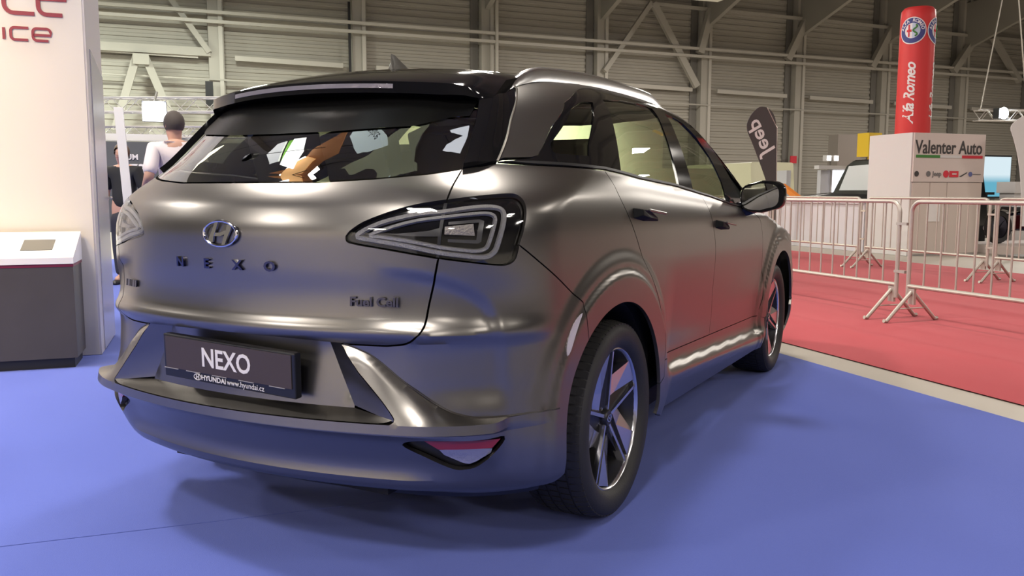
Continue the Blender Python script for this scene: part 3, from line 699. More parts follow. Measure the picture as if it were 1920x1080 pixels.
# -- shark fin antenna
zz = float(chV(np.array([[0., -.02]]))[0][2])
v = []; f = []; pr = [(.16, 0, .035), (.10, .022, .032), (.03, .045, .026), (-.03, .072, .012), (-.055, .074, .006), (-.06, .03, .020), (-.062, 0, .030)]
for (y, h, w) in pr: v += [(-w, y-.02, zz-.004), (-w*.55, y-.02, zz+h*.6), (0, y-.02, zz+h+.004), (w*.55, y-.02, zz+h*.6), (w, y-.02, zz-.004)]
for i in range(len(pr)-1):
    for k in range(4): f.append((i*5+k, i*5+k+1, (i+1)*5+k+1, (i+1)*5+k))
f.append((30, 31, 32, 33, 34))
MB().add(v, f).build('antenna_fin', mat('fin_grey', (.10, .095, .085), rough=.35, metal=.3), car, smooth=True, sharp=50)

# -- tail lamps
LENS = glass_mat('lamp_cover', (.93, .93, .93), fac=1.0)
GUIDE = mat('light_guide', (.22, .215, .21), rough=.30, metal=.35, bump=.7, bscale=260); GUIDE2 = mat('lamp_cells', (.24, .22, .20), rough=.35, metal=.5, bump=1., bscale=160)
LAMP_ALL = LAMP_IN_TOP[:-1]+LAMP_IN_BOT[:-1]+LAMP_OUT_BOT[:-1]+LAMP_OUT_TOP[:-1]
L1 = [(.440, 1.024), (.49, 1.062), (.565, 1.086), (.628, 1.094), (.70, 1.107), (.752, 1.110), (.782, 1.100), (.787, 1.070), (.772, 1.005), (.760, .977), (.735, .964), (.680, .970), (.628, .978), (.54, .999), (.47, 1.013)]
L2 = [(.470, 1.026), (.52, 1.052), (.575, 1.070), (.632, 1.079), (.70, 1.088), (.744, 1.090), (.763, 1.078), (.760, 1.050), (.748, 1.005), (.738, .988), (.715, .982), (.675, .986), (.630, .993), (.56, 1.009), (.50, 1.020)]
def ribbon(poly, w, name, m, off, h, close=True):
    pts = np.array(smoothed(poly, 4, True)); p = chH(pts); n = nrm(p)
    t = np.roll(p, -1, 0)-np.roll(p, 1, 0); t /= np.linalg.norm(t, axis=1, keepdims=True); s = np.cross(n, t)
    V_ = []; N_ = len(p)
    for i in range(N_):
        c = p[i]+n[i]*off
        V_ += [c-s[i]*w, c-s[i]*w*.6+n[i]*h, c+s[i]*w*.6+n[i]*h, c+s[i]*w]
    F_ = [(i*4+k, i*4+(k+1) % 4, ((i+1) % N_)*4+(k+1) % 4, ((i+1) % N_)*4+k) for i in range(N_) for k in range(4)]
    return V_, F_
for sg in (1, -1):
    lamp = panel('tail_lamp', LAMP_ALL, GLOSSBLK, car, step=.02, off=-.016, gap=.002, flange=0) if sg > 0 else lamp_l
    if sg > 0:
        lamp_l = bpy.data.objects.new('tail_lamp', lamp.data.copy()); COL.objects.link(lamp_l); lamp_l.parent = car
        lamp_l.data.transform(Matrix.Diagonal((-1, 1, 1, 1))); lamp_l.data.flip_normals()
    for (poly, w) in ((L1, .0085), (L2, .0065)):
        V_, F_ = ribbon(poly, w, 'light_guide', GUIDE, -.013, .007)
        MB().add([(sg*a[0], a[1], a[2]) for a in V_], F_).build('light_guide', GUIDE, lamp, smooth=True, sharp=60)
    for nm, poly, m_, of in (('lamp_cells', [(.640, 1.052), (.708, 1.060), (.712, 1.026), (.640, 1.030)], GUIDE2, -.008), ('lamp_bar', [(.515, 1.030), (.60, 1.040), (.630, 1.050), (.630, 1.024), (.56, 1.024)], mat('lamp_dark_cells', (.10, .10, .10), rough=.25, metal=.6), -.010),
                             ('lamp_frame', [(.648, 1.066), (.722, 1.073), (.735, 1.068), (.728, 1.008), (.72, 1.003), (.648, 1.008), (.648, 1.016), (.716, 1.013), (.722, 1.064), (.648, 1.058)], mat('lamp_dark_cells', (.1, .1, .1)), -.009)):
        o = panel(nm, poly, m_, lamp, step=.012, off=of, gap=0, flange=.006)
        if sg < 0: o.data.transform(Matrix.Diagonal((-1, 1, 1, 1))); o.data.flip_normals()
    for poly in (LAMP_IN_TOP+LAMP_IN_BOT[1:], LAMP_OUT_BOT+LAMP_OUT_TOP[1:]):
        o = panel('lens', poly, LENS, lamp, step=.02, gap=.0022, flange=0)
        if sg < 0: o.data.transform(Matrix.Diagonal((-1, 1, 1, 1))); o.data.flip_normals()
    # dark seam bar in the lamp along the tailgate cut
    o = panel('lamp_seam', [(.640, 1.121), (.632, 1.121), (.620, .966), (.628, .964)], SATBLK, lamp, step=.02, off=-.010, gap=0, flange=.006)
    if sg < 0: o.data.transform(Matrix.Diagonal((-1, 1, 1, 1))); o.data.flip_normals()

# -- badges
def on_body(s, z, off=.002):
    p = chH(np.array([[s, z]])); n = nrm(p)[0]; p = p[0]+n*off; n = Vector(n); x = Vector((0, 0, 1)).cross(n).normalized(); y = n.cross(x)
    return frame(p, x, y)
M0 = on_body(0, 1.023)
em = MB(); ring = [(.066*math.cos(a), .037*math.sin(a)) for a in np.linspace(0, 2*math.pi, 41)[:-1]]
em.tube([M0 @ Vector((x, y, .004)) for x, y in ring], .0045, 8, closed=True)
emb = em.build('emblem', CHROME, car, smooth=True, label='chrome oval emblem with slanted letter')
hb = MB()
def stroke(pts, w0, w1):
    n = len(pts); v = []; f = []
    for i, (x, y) in enumerate(pts):
        w = w0+(w1-w0)*i/(n-1); v += [M0 @ Vector((x-w, y, .001)), M0 @ Vector((x-w, y, .007)), M0 @ Vector((x+w, y, .007)), M0 @ Vector((x+w, y, .001))]
    for i in range(n-1):
        for k in range(4): f.append((i*4+k, i*4+(k+1) % 4, (i+1)*4+(k+1) % 4, (i+1)*4+k))
    hb.add(v, f)
stroke([(-.012, .036), (-.022, .012), (-.034, -.010), (-.030, -.034)][:3]+[(-.038, -.026)], .006, .010)
stroke([(.040, .027), (.034, .010), (.022, -.012), (.012, -.036)], .010, .006)
hb.add([M0 @ Vector(p) for p in ((-.030, -.008, .006), (-.030, .001, .006), (0, .003, .006), (.031, .012, .006), (.031, .002, .006), (0, -.008, .006))], [(0, 1, 2, 5), (5, 2, 3, 4)])
hb.build('emblem_letter', CHROME, emb)
for ch, s_ in (('N', -.187), ('E', -.064), ('X', .060), ('O', .176)):
    text_mesh('badge_letter', ch, .040, DCHROME, car, on_body(s_, .931, .004), .004, sx=1.25, offset=.0012)
text_mesh('badge_text', 'Fuel Cell', .036, DCHROME, car, on_body(.482, .838, .006), .004, sx=1.12, offset=.001)
bd = MB(); MB_ = on_body(-.505, .842)
for i, (h, w) in enumerate([(.020, .004), (.020, .010), (.020, .004), (.020, .010), (.020, .006)]):
    x = -.040+i*.020; bd.box((x-w, -.011, 0), (x+w, .011, .004), MB_)
bd.build('side_badge', DCHROME, car)
# -- number plate
PLATEM = mat('plate_brown', (.052, .036, .028), rough=.45)
pm = frame((0, -.935, .630), (1, 0, 0), (0, -.05, 1)) @ Matrix.Rotation(R(-2.0), 4, 'Z') @ Matrix.Rotation(0, 4, 'X')
pf = MB().box((-.268, -.070, -.024), (.268, .066, .004), pm).build('plate_frame', mat('plate_black', (.010, .010, .011), rough=.35), car); bevelled(pf, .004)
MB().box((-.256, -.040, .004), (.256, .060, .0065), pm).build('number_plate', PLATEM, pf)
WHITEP = mat('plate_white', (.72, .68, .64), rough=.5)
text_mesh('plate_text', 'NEXO', .082, WHITEP, pf, pm @ Matrix.Translation((0, .008, .007)), .0006, sx=.88, offset=.0016)
text_mesh('plate_text', 'HYUNDAI', .022, WHITEP, pf, pm @ Matrix.Translation((-.055, -.055, .0055)), .0005, sx=1.05, offset=.0005)
text_mesh('plate_text', 'www.hyundai.cz', .024, WHITEP, pf, pm @ Matrix.Translation((.075, -.055, .0055)), .0005, sx=.95)
lg = MB(); lg.tube([pm @ Vector((-.122+.015*math.cos(a), -.055+.0095*math.sin(a), .006)) for a in np.linspace(0, 2*math.pi, 17)[:-1]], .0014, 5, closed=True)
lg.box((-.1285, -.062, .005), (-.1255, -.048, .0065), pm).box((-.1185, -.062, .005), (-.1155, -.048, .0065), pm).box((-.127, -.0565, .005), (-.117, -.0535, .0065), pm)
lg.build('plate_logo', WHITEP, pf)
# bright tabs of the plate holder
for x in (-.235, -.14, -.03, .08, .2): MB().box((x-.03, -.0425, .004), (x+.03, -.0405, .0072), pm).build('plate_clip', mat('plate_clip', (.35, .33, .31), rough=.3), pf)


# -- door handles
for sg in (1, -1):
    for (y0, z0) in ((.20, 1.066), (1.31, .993)):
        p = side([y0], [z0])[0]; q = side([y0+.14], [z0-.012])[0]; d = Vector(q-p).normalized(); n = Vector(nrm(np.array([p]))[0])
        M = frame(Vector(p), d, n.cross(d)*1.0)      # x along the car, z outward
        mb = MB(); mb.add([M @ Vector(v) for v in ((-.115, -.022, -.002), (-.02, -.026, -.002), (.15, -.017, .0), (.15, -.004, .0), (-.02, .018, -.002), (-.115, .016, -.002),
                                               (-.095, -.014, .030), (-.03, -.018, .034), (.11, -.012, .012), (.11, -.006, .012), (-.03, .008, .034), (-.095, .008, .030))],
                       [(5, 4, 3, 2, 1, 0), (6, 7, 8, 9, 10, 11), (0, 1, 7, 6), (1, 2, 8, 7), (2, 3, 9, 8), (3, 4, 10, 9), (4, 5, 11, 10), (5, 0, 6, 11)])
        mb2 = MB(); mb2.box((-.035, .004, .026), (.15, .014, .036), M)
        for b, nm, m_ in ((mb, 'door_handle', mat('handle_black', (.004, .004, .004), rough=.6, spec=.2)), (mb2, 'handle_blade', PAINT)):
            b.v = [(sg*x, y, z) for x, y, z in b.v]
            if nm == 'door_handle': hd = bevelled(b.build(nm, m_, car), .003)
            else: bevelled(b.build(nm, m_, hd), .003)
# -- mirrors
def supere(n, a, b, e):
    out = []
    for k in range(n):
        w = 2*math.pi*k/n; c, s = math.cos(w), math.sin(w); out.append((a*abs(c)**(2/e)*(1 if c > 0 else -1), b*abs(s)**(2/e)*(1 if s > 0 else -1)))
    return out
for sg in (1, -1):
    v = []; f = []; prof = [(0, .96), (.012, 1.0), (.05, 1.0), (.10, .86), (.135, .6), (.15, .25)]; n = 24; cy = 1.78; cx = 1.005; cz = 1.118
    for (dy, k) in prof:
        for (a, b) in supere(n, .115, .078, 3.2): v.append((sg*(cx+a*k), cy+dy, cz+b*k+(.012 if a > 0 else 0)*k))
    for i in range(len(prof)-1):
        for k in range(n): f.append((i*n+k, i*n+(k+1) % n, (i+1)*n+(k+1) % n, (i+1)*n+k))
    f.append(tuple((len(prof)-1)*n+k for k in range(n)))
    f.append(tuple(range(n)))
    mh = MB().add(v, f).build('door_mirror', GLOSSBLK, car, smooth=True, sharp=40)
    gv = [(sg*(cx-.010+a), cy-.003, cz+b+(.010 if a > 0 else 0)) for a, b in supere(24, .095, .064, 3.2)]
    MB().add(gv, [tuple(range(24))]).build('mirror_glass', mat('mirror_glass', (.88, .88, .86), rough=.02, metal=1), mh)
    MB().tube([(sg*.86, 1.83, 1.052), (sg*.93, 1.85, 1.062), (sg*.99, 1.84, 1.08)], [.045, .036, .03], 10).build('mirror_arm', GLOSSBLK, mh, smooth=True)

# -- cabin
seatm = mat('seat_fabric', (.16, .15, .135), rough=.8)
def seat(x, y, rear=False):
    mb = MB(); w = .25
    mb.box((x-w, y-.25, .50), (x+w, y+.28, .64)); M = Matrix.Translation((x, y-.24, .60)) @ Matrix.Rotation(R(18), 4, 'X')
    mb.box((-w, -.06, 0), (w, .07, .58), M); mb.box((-.055, -.02, .56), (-.035, .0, .68), M); mb.box((.035, -.02, .56), (.055, .0, .68), M)
    mb.box((-.14, -.05, .62), (.14, .05, .80), M)
    o = mb.build('seat', seatm, car); bevelled(o, .035, 3); return o
for x in (-.37, .37): seat(x, 1.12); seat(x, .22)
seat(0, .20)
MB().box((-.78, 1.85, .70), (.78, 2.6, .98)).build('dashboard', INTER, car)
MB().lathe([(.17, -.012), (.185, 0), (.17, .012), (.155, 0)], 24, 'z', Matrix.Translation((-.37, 1.68, .93)) @ Matrix.Rotation(R(68), 4, 'X'), closed=True).build('steering_wheel', SATBLK, car, smooth=True)
MB().box((-.70, -.70, .70), (.70, -.05, .74)).build('luggage_cover', INTER, car)
MB().box((-.74, -.2, .30), (.74, 2.4, .40)).build('cabin_floor', INTER, car)

# ================================================================== wheels
def make_wheel():
    """local: axle along x, outer face towards +x, centre at origin"""
    tyre = MB(); prof = []
    W = .122; Ro = .350; Ri = .252
    prof = [(Ri-.01, .085), (Ri, .098), (.262, .112), (.285, .121), (.310, .122), (.328, .115), (.339, .100), (.343, .080), (.3445, .04), (.3445, -.04), (.343, -.080), (.339, -.100), (.328, -.115), (.310, -.122), (.285, -.121), (.262, -.112), (Ri, -.098), (Ri-.01, -.085)]
    tyre.lathe(prof, 72, 'x'); parts = {}
    # tread grooves as ribs: small blocks
    tb = MB()
    for k in range(72):
        a0 = 2*math.pi*k/72
        for (x0, x1, sh_) in ((-.108, -.066, .5), (-.058, -.024, .2), (-.016, .016, 0), (.024, .058, .2), (.066, .108, .5)):
            a = a0+sh_*2*math.pi/72; da = 2*math.pi/72*.39; v = []
            for r in (.341, .3475):
                for (x, w) in ((x0, -da), (x1, -da), (x1, da), (x0, da)):
                    rr = r-(.010 if abs(x) > .1 else 0.); v.append((x, rr*math.cos(a+w), rr*math.sin(a+w)))
            tb.add(v, [(4, 5, 6, 7), (0, 1, 5, 4), (1, 2, 6, 5), (2, 3, 7, 6), (3, 0, 4, 7)])
    rim = MB().lathe([(.236, -.095), (.232, -.06), (.215, -.03), (.215, .03), (.232, .062), (.240, .085), (.244, .094)], 64, 'x')
    lip = MB().lathe([(.240, .085), (.2425, .094), (.2475, .0975), (.2515, .0965), (.252, .090)], 72, 'x')
    back = MB().lathe([(.0, -.02), (.16, -.025), (.21, -.03)], 48, 'x')      # dark inside of the rim with the brake disc
    disc = MB().lathe([(.07, .005), (.165, .005), (.165, -.02), (.07, -.02)], 48, 'x')
    return tyre, tb, rim, lip, back, disc
def pol(r, a): return (r*math.cos(a), r*math.sin(a))       # (y, z) with angle from +y towards +z
def spoke_meshes(a0):
    """one twin-blade spoke: thin machined edge along the radius, broad machined blade beside it, dark web between"""
    c, s = math.cos(a0-math.pi/2), math.sin(a0-math.pi/2); Rr = .243
    def P(x, a, b): a *= Rr; b *= Rr; return (x, a*c-b*s, a*s+b*c)       # b along the spoke, a to its clockwise side
    web = [(.10, .12), (.02, .97), (-.12, .97), (-.26, .30), (-.22, .02), (-.05, -.05)]; xw = [.060, .074, .074, .050, .052, .060]
    dark = MB(); n = len(web); dark.add([P(x, *p) for x, p in zip(xw, web)]+[P(.0, *p) for p in web], [tuple(range(n)), tuple(range(2*n-1, n-1, -1))]+[(i, i+n, (i+1) % n+n, (i+1) % n) for i in range(n)])
    bl = [(-.40, -.04), (-.25, .02), (-.20, .40), (-.09, .985), (-.47, .875), (-.46, .45)]; xb = [.050, .060, .068, .090, .090, .062]
    fac = MB(); n = len(bl); fac.add([P(x, *p) for x, p in zip(xb, bl)]+[P(x-.035, *p) for x, p in zip(xb, bl)], [tuple(range(n)), tuple(range(2*n-1, n-1, -1))]+[(i, i+n, (i+1) % n+n, (i+1) % n) for i in range(n)])
    ln = [(-.015, .10), (.035, .10), (.045, .985), (.0, .985)]; xl = [.074, .074, .092, .092]
    thin = MB(); thin.add([P(x, *p) for x, p in zip(xl, ln)]+[P(x-.03, *p) for x, p in zip(xl, ln)], [(0, 1, 2, 3), (7, 6, 5, 4), (0, 4, 5, 1), (1, 5, 6, 2), (2, 6, 7, 3), (3, 7, 4, 0)])
    return dark, fac, thin
T_ = make_wheel(); first = None; WH = []
for (x, y) in ((.785, 0.), (.785, 2.79), (-.785, 0.), (-.785, 2.79)):
    w = empty('wheel', (x, y, .352), 0 if x > 0 else math.pi, parent=car)
    if x < 0: w.rotation_euler = (0, 0, math.pi)
    WH.append(w)
def kid(o, p):
    c = o.copy(); COL.objects.link(c); c.parent = p; return c
protos = []
for mb, nm, m_ in zip(T_, ('tyre', 'tread', 'rim', 'rim_lip', 'rim_back', 'brake_disc'), (RUBBER, RUBBER, RIMDK, ALU, SHELL, mat('brake_steel', (.25, .24, .23), rough=.4, metal=1))):
    o = mb.build(nm, m_, WH[0], smooth=True, sharp=40)
    if nm == 'tread': o['kind'] = 'stuff'
    protos.append(o)
for k in range(5):
    a = R(91+72*k)
    d, f_, t_ = spoke_meshes(a)
    for mb, nm, m_ in ((d, 'spoke', RIMDK), (f_, 'spoke_facet', ALU), (t_, 'spoke_edge', ALU)): protos.append(mb.build(nm, m_, WH[0]))
hub = MB().lathe([(0, .080), (.026, .079), (.031, .074), (.033, .06), (.052, .055), (.058, .03)], 32, 'x').build('hub_cap', RIMDK, WH[0], smooth=True, sharp=40); protos.append(hub)
eb = MB().tube([(.0805, .020*math.cos(a), .0125*math.sin(a)) for a in np.linspace(0, 2*math.pi, 25)[:-1]], .002, 6, closed=True)
eb.box((.0795, -.011, -.009), (.0815, -.006, .010)).box((.0795, .006, -.010), (.0815, .011, .009)).box((.0795, -.008, -.0025), (.0815, .008, .0025)); protos.append(eb.build('hub_emblem', CHROME, WH[0]))
nb = MB()
for k in range(5):
    a = R(90+36+72*k); nb.lathe([(.0, .062), (.006, .062), (.009, .05), (.009, .03)], 10, 'x', Matrix.Translation((0, .043*math.cos(a), .043*math.sin(a))))
protos.append(nb.build('wheel_nut', CHROME, WH[0], smooth=True))
for w in WH[1:]:
    for o in protos: kid(o, w)
WH[0].rotation_euler = (0, 0, 0)
WH[1].rotation_euler = (R(28), 0, 0)

# ================================================================== crowd barriers
GALV = mat('galvanised_steel', (.50, .455, .40), rough=.45, metal=.5, noise=.08, nscale=30)
VROT = math.atan2(HV.y, HV.x)       # local x along v
UROT = math.atan2(HU.y, HU.x)       # local x along u
def make_barrier(L, label, group):
    e = empty('crowd_barrier', (0, 0, 0), 0, label, 'barrier', group)
    r = .10; z1 = 1.05; z0 = .30; pts = [(0, 0, z0-.12)]
    pts += [(0, 0, z1-r)]+[(r-r*math.cos(a), 0, z1-r+r*math.sin(a)) for a in np.linspace(0, math.pi/2, 6)[1:]]
    pts += [(L-r+r*math.sin(a), 0, z1-r+r*math.cos(a)) for a in np.linspace(0, math.pi/2, 6)]+[(L, 0, z0-.12)]
    MB().tube(pts, .019, 10).build('frame', GALV, e, smooth=True)
    MB().tube([(0, 0, z0), (L, 0, z0)], .019, 10).build('bottom_rail', GALV, e, smooth=True)
    n = int(round(L/.175)); bar = None
    for i in range(1, n):
        x = L*i/n
        if bar is None: bar = MB().tube([(0, 0, z0), (0, 0, z1)], .0085, 6).build('bar', GALV, e, smooth=True); b = bar
        else: b = bar.copy(); COL.objects.link(b); b.parent = e
        b.location = (x, 0, 0)
    for x in (.05, L-.05):
        MB().box((x-.035, -.012, z0-.16), (x+.035, .012, z0-.02)).tube([(x, .01, z0-.05), (x, .27, .0), (x, .30, .006)], .017, 8).tube([(x, -.01, z0-.05), (x, -.27, .0), (x, -.30, .006)], .017, 8).tube([(x, .17, .105), (x, -.17, .105)], .007, 6).build('foot', GALV, e, smooth=True, sharp=50)
    for z in (.85, .42): MB().box((-.105, -.02, z-.012), (.02, .02, z+.012)).build('hook', GALV, e)
    return e
def place_barrier(e, u, v, flip=False, dz=.018):
    e.location = hp(u, v, dz); e.rotation_euler = (0, 0, VROT+(math.pi if flip else 0))
for (v, lab) in ((6.16, 'galvanised crowd barrier on red carpet just right of the grey car front wheel'), (3.78, 'galvanised crowd barrier on red carpet cut by the right edge of the photo'), (8.54, 'galvanised crowd barrier on red carpet hidden behind the grey car')):
    place_barrier(make_barrier(2.24, lab, 'crowd barriers on the red carpet'), 5.85, v)
for (v, lab) in ((8.42, 'rear crowd barrier in front of the white booth box'), (10.74, 'rear crowd barrier in front of the low white wall'), (13.06, 'rear crowd barrier partly behind the black door mirror'), (6.10, 'rear crowd barrier in front of the motorcycle')):
    place_barrier(make_barrier(2.20, lab, 'crowd barriers on the red carpet'), 9.45, v)

# ================================================================== right hand stands
WHT = mat('booth_white', (.60, .575, .565), rough=.6); WHT2 = mat('booth_fabric_pink_lit', (.60, .51, .455), rough=.75, bump=.1, bscale=60)  # fabric colour includes the pink light on the front face
DGREY = mat('print_dark', (.05, .045, .045), rough=.6); GREENP = mat('print_green', (.05, .20, .04), rough=.6); REDP = mat('print_red', (.60, .03, .05), rough=.6)
def facing_v(u, v, z): return frame(hp(u, v, z), HU, (0, 0, 1))        # print on a face that looks towards -v
def facing_u(u, v, z): return frame(hp(u, v, z), -HV, (0, 0, 1))       # print on a face that looks towards -u
bx = empty('booth_box', hp(12.8, 12.9), UROT, 'tall white booth box lettered Valenter Auto behind the barriers', 'booth')
def hchild(mb, name, m, parent, **k):
    o = mb.build(name, m, None, **k); o.matrix_world = HM; o.parent = parent
    o.matrix_parent_inverse = Matrix.LocRotScale(parent.location, parent.rotation_euler, parent.scale).inverted(); return o
def wchild(o, parent):
    o.parent = parent; o.matrix_parent_inverse = Matrix.LocRotScale(parent.location, parent.rotation_euler, parent.scale).inverted(); return o
hchild(MB().box((11.93, 12.36, 0), (13.62, 13.42, 2.22)), 'box_body', WHT, bx)
hchild(MB().box((11.95, 12.325, 1.34), (13.62, 12.36, 2.215)), 'header_panel', mat('booth_header_pink_lit', (.62, .53, .49), rough=.7), bx)  # pink cast of the light put into the header colour
for (a, b) in ((11.97, 12.36), (12.375, 12.76), (12.775, 13.60)):
    hchild(MB().box((a, 12.335, .03), (b, 12.36, 1.33)), 'front_panel', WHT2, bx)
wchild(text_mesh('lettering', 'Valenter Auto', .34, DGREY, None, facing_v(12.76, 12.320, 1.955), .003, sx=.80, offset=.004), bx)
hchild(MB().box((12.0, 12.316, 1.775), (12.55, 12.324, 1.825)), 'green_stripe', GREENP, bx)
hchild(MB().box((12.55, 12.316, 1.775), (13.06, 12.324, 1.825)), 'white_stripe', WHT, bx)
hchild(MB().box((13.06, 12.316, 1.775), (13.56, 12.324, 1.825)), 'red_stripe', REDP, bx)
def disc_v(u, v, z, r, m, parent, name='round_logo', th=.006):
    M = facing_v(u, v, z); mb = MB(); mb.lathe([(0, th), (r, th), (r, 0)], 20, 'z', M); return wchild(mb.build(name, m, None), parent)
disc_v(12.03, 12.322, 1.485, .05, DGREY, bx); disc_v(12.30, 12.322, 1.485, .05, mat('print_grey', (.16, .15, .15)), bx)
wchild(text_mesh('lettering', 'Jeep', .12, mat('print_grey', (.16, .15, .15)), None, facing_v(12.50, 12.320, 1.485), .002, offset=.002), bx)
disc_v(12.71, 12.322, 1.485, .065, REDP, bx); hchild(MB().box((12.79, 12.314, 1.43), (13.0, 12.322, 1.54)), 'red_logo', REDP, bx)
hchild(MB().box((12.85, 12.310, 1.475), (12.95, 12.314, 1.50)), 'logo_mark', WHT, bx)
lb = MB(); lb.add([facing_v(0, 12.318, 0) @ Vector(p) for p in ((13.02, 1.445, 0), (13.06, 1.44, 0), (13.20, 1.515, 0), (13.20, 1.50, 0))], [(0, 1, 3, 2)]); lb.v = [tuple(facing_v(0, 12.318, 0) @ Vector(p)) for p in ((13.02, 1.44, 0), (13.07, 1.435, 0), (13.21, 1.505, 0), (13.21, 1.525, 0))]; lb.f = [(0, 1, 2, 3)]
wchild(lb.build('script_logo', DGREY, None), bx); disc_v(13.29, 12.322, 1.485, .045, mat('print_blue', (.12, .14, .32)), bx)
hchild(MB().box((13.35, 12.318, 1.477), (13.54, 12.322, 1.490)), 'logo_line', mat('print_grey', (.16, .15, .15)), bx)
pn = hchild(MB().box((12.36, 12.325, .62), (12.62, 12.334, .97)), 'paper_notice', mat('paper', (.78, .74, .72)), bx)
# red inflatable pillar
pc = hp(13.62, 14.12); pil = empty('inflatable_pillar', pc, 0, 'tall red inflatable pillar with round crest and white script lettering', 'banner')
PR = .335; PILR = mat('pillar_red', (.62, .035, .035), rough=.5)
def pbuild(mb, name, m, **k):
    o = mb.build(name, m, pil, **k); return o
pbuild(MB().lathe([(.0, 0), (PR*.98, 0), (PR, .1), (PR, 2.4), (PR*.985, 4.6), (PR*.95, 4.78), (PR*.8, 4.84), (0, 4.85)], 40), 'pillar_body', PILR, smooth=True, sharp=50)
A0 = math.atan2((Vector(CAM_LOC)-pc).y, (Vector(CAM_LOC)-pc).x)
def wrap(me, z0, a_c):
    """wrap flat mesh (x sideways, y up) on the pillar round angle a_c"""
    for v in me.vertices:
        a = a_c+v.co.x/PR; r = PR*(.995 if z0+v.co.y > 3 else 1.0)+.004+v.co.z; y = v.co.y; v.co = (r*math.cos(a), r*math.sin(a), z0+y)
def flat_disc(r, r0=0., n=40, z=0., a0=0., a1=2*math.pi, seg=6):
    V_ = []; F_ = []
    for j in range(seg+1):
        rr = r0+(r-r0)*j/seg
        for i in range(n+1): a = a0+(a1-a0)*i/n; V_.append((rr*math.cos(a), rr*math.sin(a), z))
    for j in range(seg):
        for i in range(n): F_.append((j*(n+1)+i, (j+1)*(n+1)+i, (j+1)*(n+1)+i+1, j*(n+1)+i+1))
    return MB().add(V_, F_)
WHP = mat('print_white', (.80, .76, .75), rough=.6); NAVY = mat('print_navy', (.05, .06, .22), rough=.6); LB = mat('print_pale_blue', (.52, .60, .72), rough=.6)
for k, da in enumerate((.30, -1.35)):
    ac_ = A0-math.pi/2+math.pi/2+(-da if k == 0 else -da)
    for (mb, nm, m) in ((flat_disc(.265, 0, z=0), 'crest', WHP), (flat_disc(.245, .15, z=.003), 'crest_ring', NAVY), (flat_disc(.15, 0, z=.002, a0=-math.pi/2, a1=math.pi/2), 'crest_field', LB),
                        (MB().box((-.105, -.022, .004), (-.012, .022, .006)).box((-.075, -.12, .004), (-.045, .12, .006)), 'crest_cross', REDP),
                        (MB().tube([(.055+.035*math.sin(t*9), -.11+.22*t, .006) for t in np.linspace(0, 1, 22)], .016, 6), 'crest_serpent', GREENP)):
        o = pbuild(mb, nm, m, fix=False); wrap(o.data, 4.36, ac_)
    for i, ch in enumerate('ALFA ROMEO'):
        if ch == ' ': continue
        a = math.pi*.93-math.pi*.86*i/9
        t = text_mesh('crest_letter', ch, .085, WHP, pil, Matrix.Translation((.197*math.cos(a), .197*math.sin(a), .005)) @ Matrix.Rotation(a-math.pi/2, 4, 'Z'), .001, offset=.002); wrap(t.data, 4.36, ac_)
    t = text_mesh('script_lettering', 'Alfa Romeo', .29, WHP, pil, Matrix.Rotation(math.pi/2, 4, 'Z'), .001, shear=.35, sx=.95, offset=.007, space=.9); wrap(t.data, 3.13, ac_+(.02 if k == 0 else 0))
# dark feather flag
def feather(name, base, prof, pole_h, m, label, th=.012):
    e = empty(name, base, UROT, label, 'flag')
    L_ = smoothed([(a, z) for a, b, z in prof], 3); R_ = smoothed([(b, z) for a, b, z in prof], 3); MB().prism(L_+R_[::-1], -th/2, th/2).build('cloth', m, e)
    MB().tube([(prof[0][1]+.02, 0, 0), (prof[len(prof)//2][1]+.015, 0, prof[len(prof)//2][2]), (prof[-2][1]+.01, 0, prof[-2][2])], .012, 6).build('pole', GALV, e)
    MB().box((-.25, -.25, 0), (.25, .25, .03)).build('base_plate', STEELD, e); return e
FLG = mat('flag_charcoal', (.075, .068, .068), rough=.7)
ff = feather('feather_flag', hp(11.54, 15.74), [(-.10, .02, .55), (-.15, .02, 1.03), (-.23, .01, 1.32), (-.40, 0, 1.71), (-.63, 0, 2.18), (-.74, -.02, 2.38), (-.785, -.04, 2.52), (-.765, -.06, 2.64), (-.70, -.10, 2.76), (-.60, -.18, 2.87), (-.50, -.30, 2.94), (-.43, -.38, 2.955)], 3, FLG, 'charcoal feather flag lettered Jeep behind the barriers')
tj = text_mesh('lettering', 'Jeep', .47, WHP, ff, Matrix.Translation((-.40, -.008, 2.34)) @ Matrix.Rotation(math.pi/2, 4, 'X') @ Matrix.Rotation(R(-62), 4, 'Z') @ Matrix.Diagonal((-1, 1, 1, 1)), .001, offset=.008); tj.data.flip_normals()
# low white wall
lw = hbuild(MB().box((11.95, 13.5, 0), (12.1, 20.6, .95)).box((11.90, 13.5, .93), (12.15, 20.6, .97)).box((12.1, 13.6, 0), (12.2, 13.7, .95)), 'low_wall', mat('low_wall_white', (.60, .575, .61), rough=.55)); tag(lw, 'low white partition wall behind the rear barriers', 'partition')
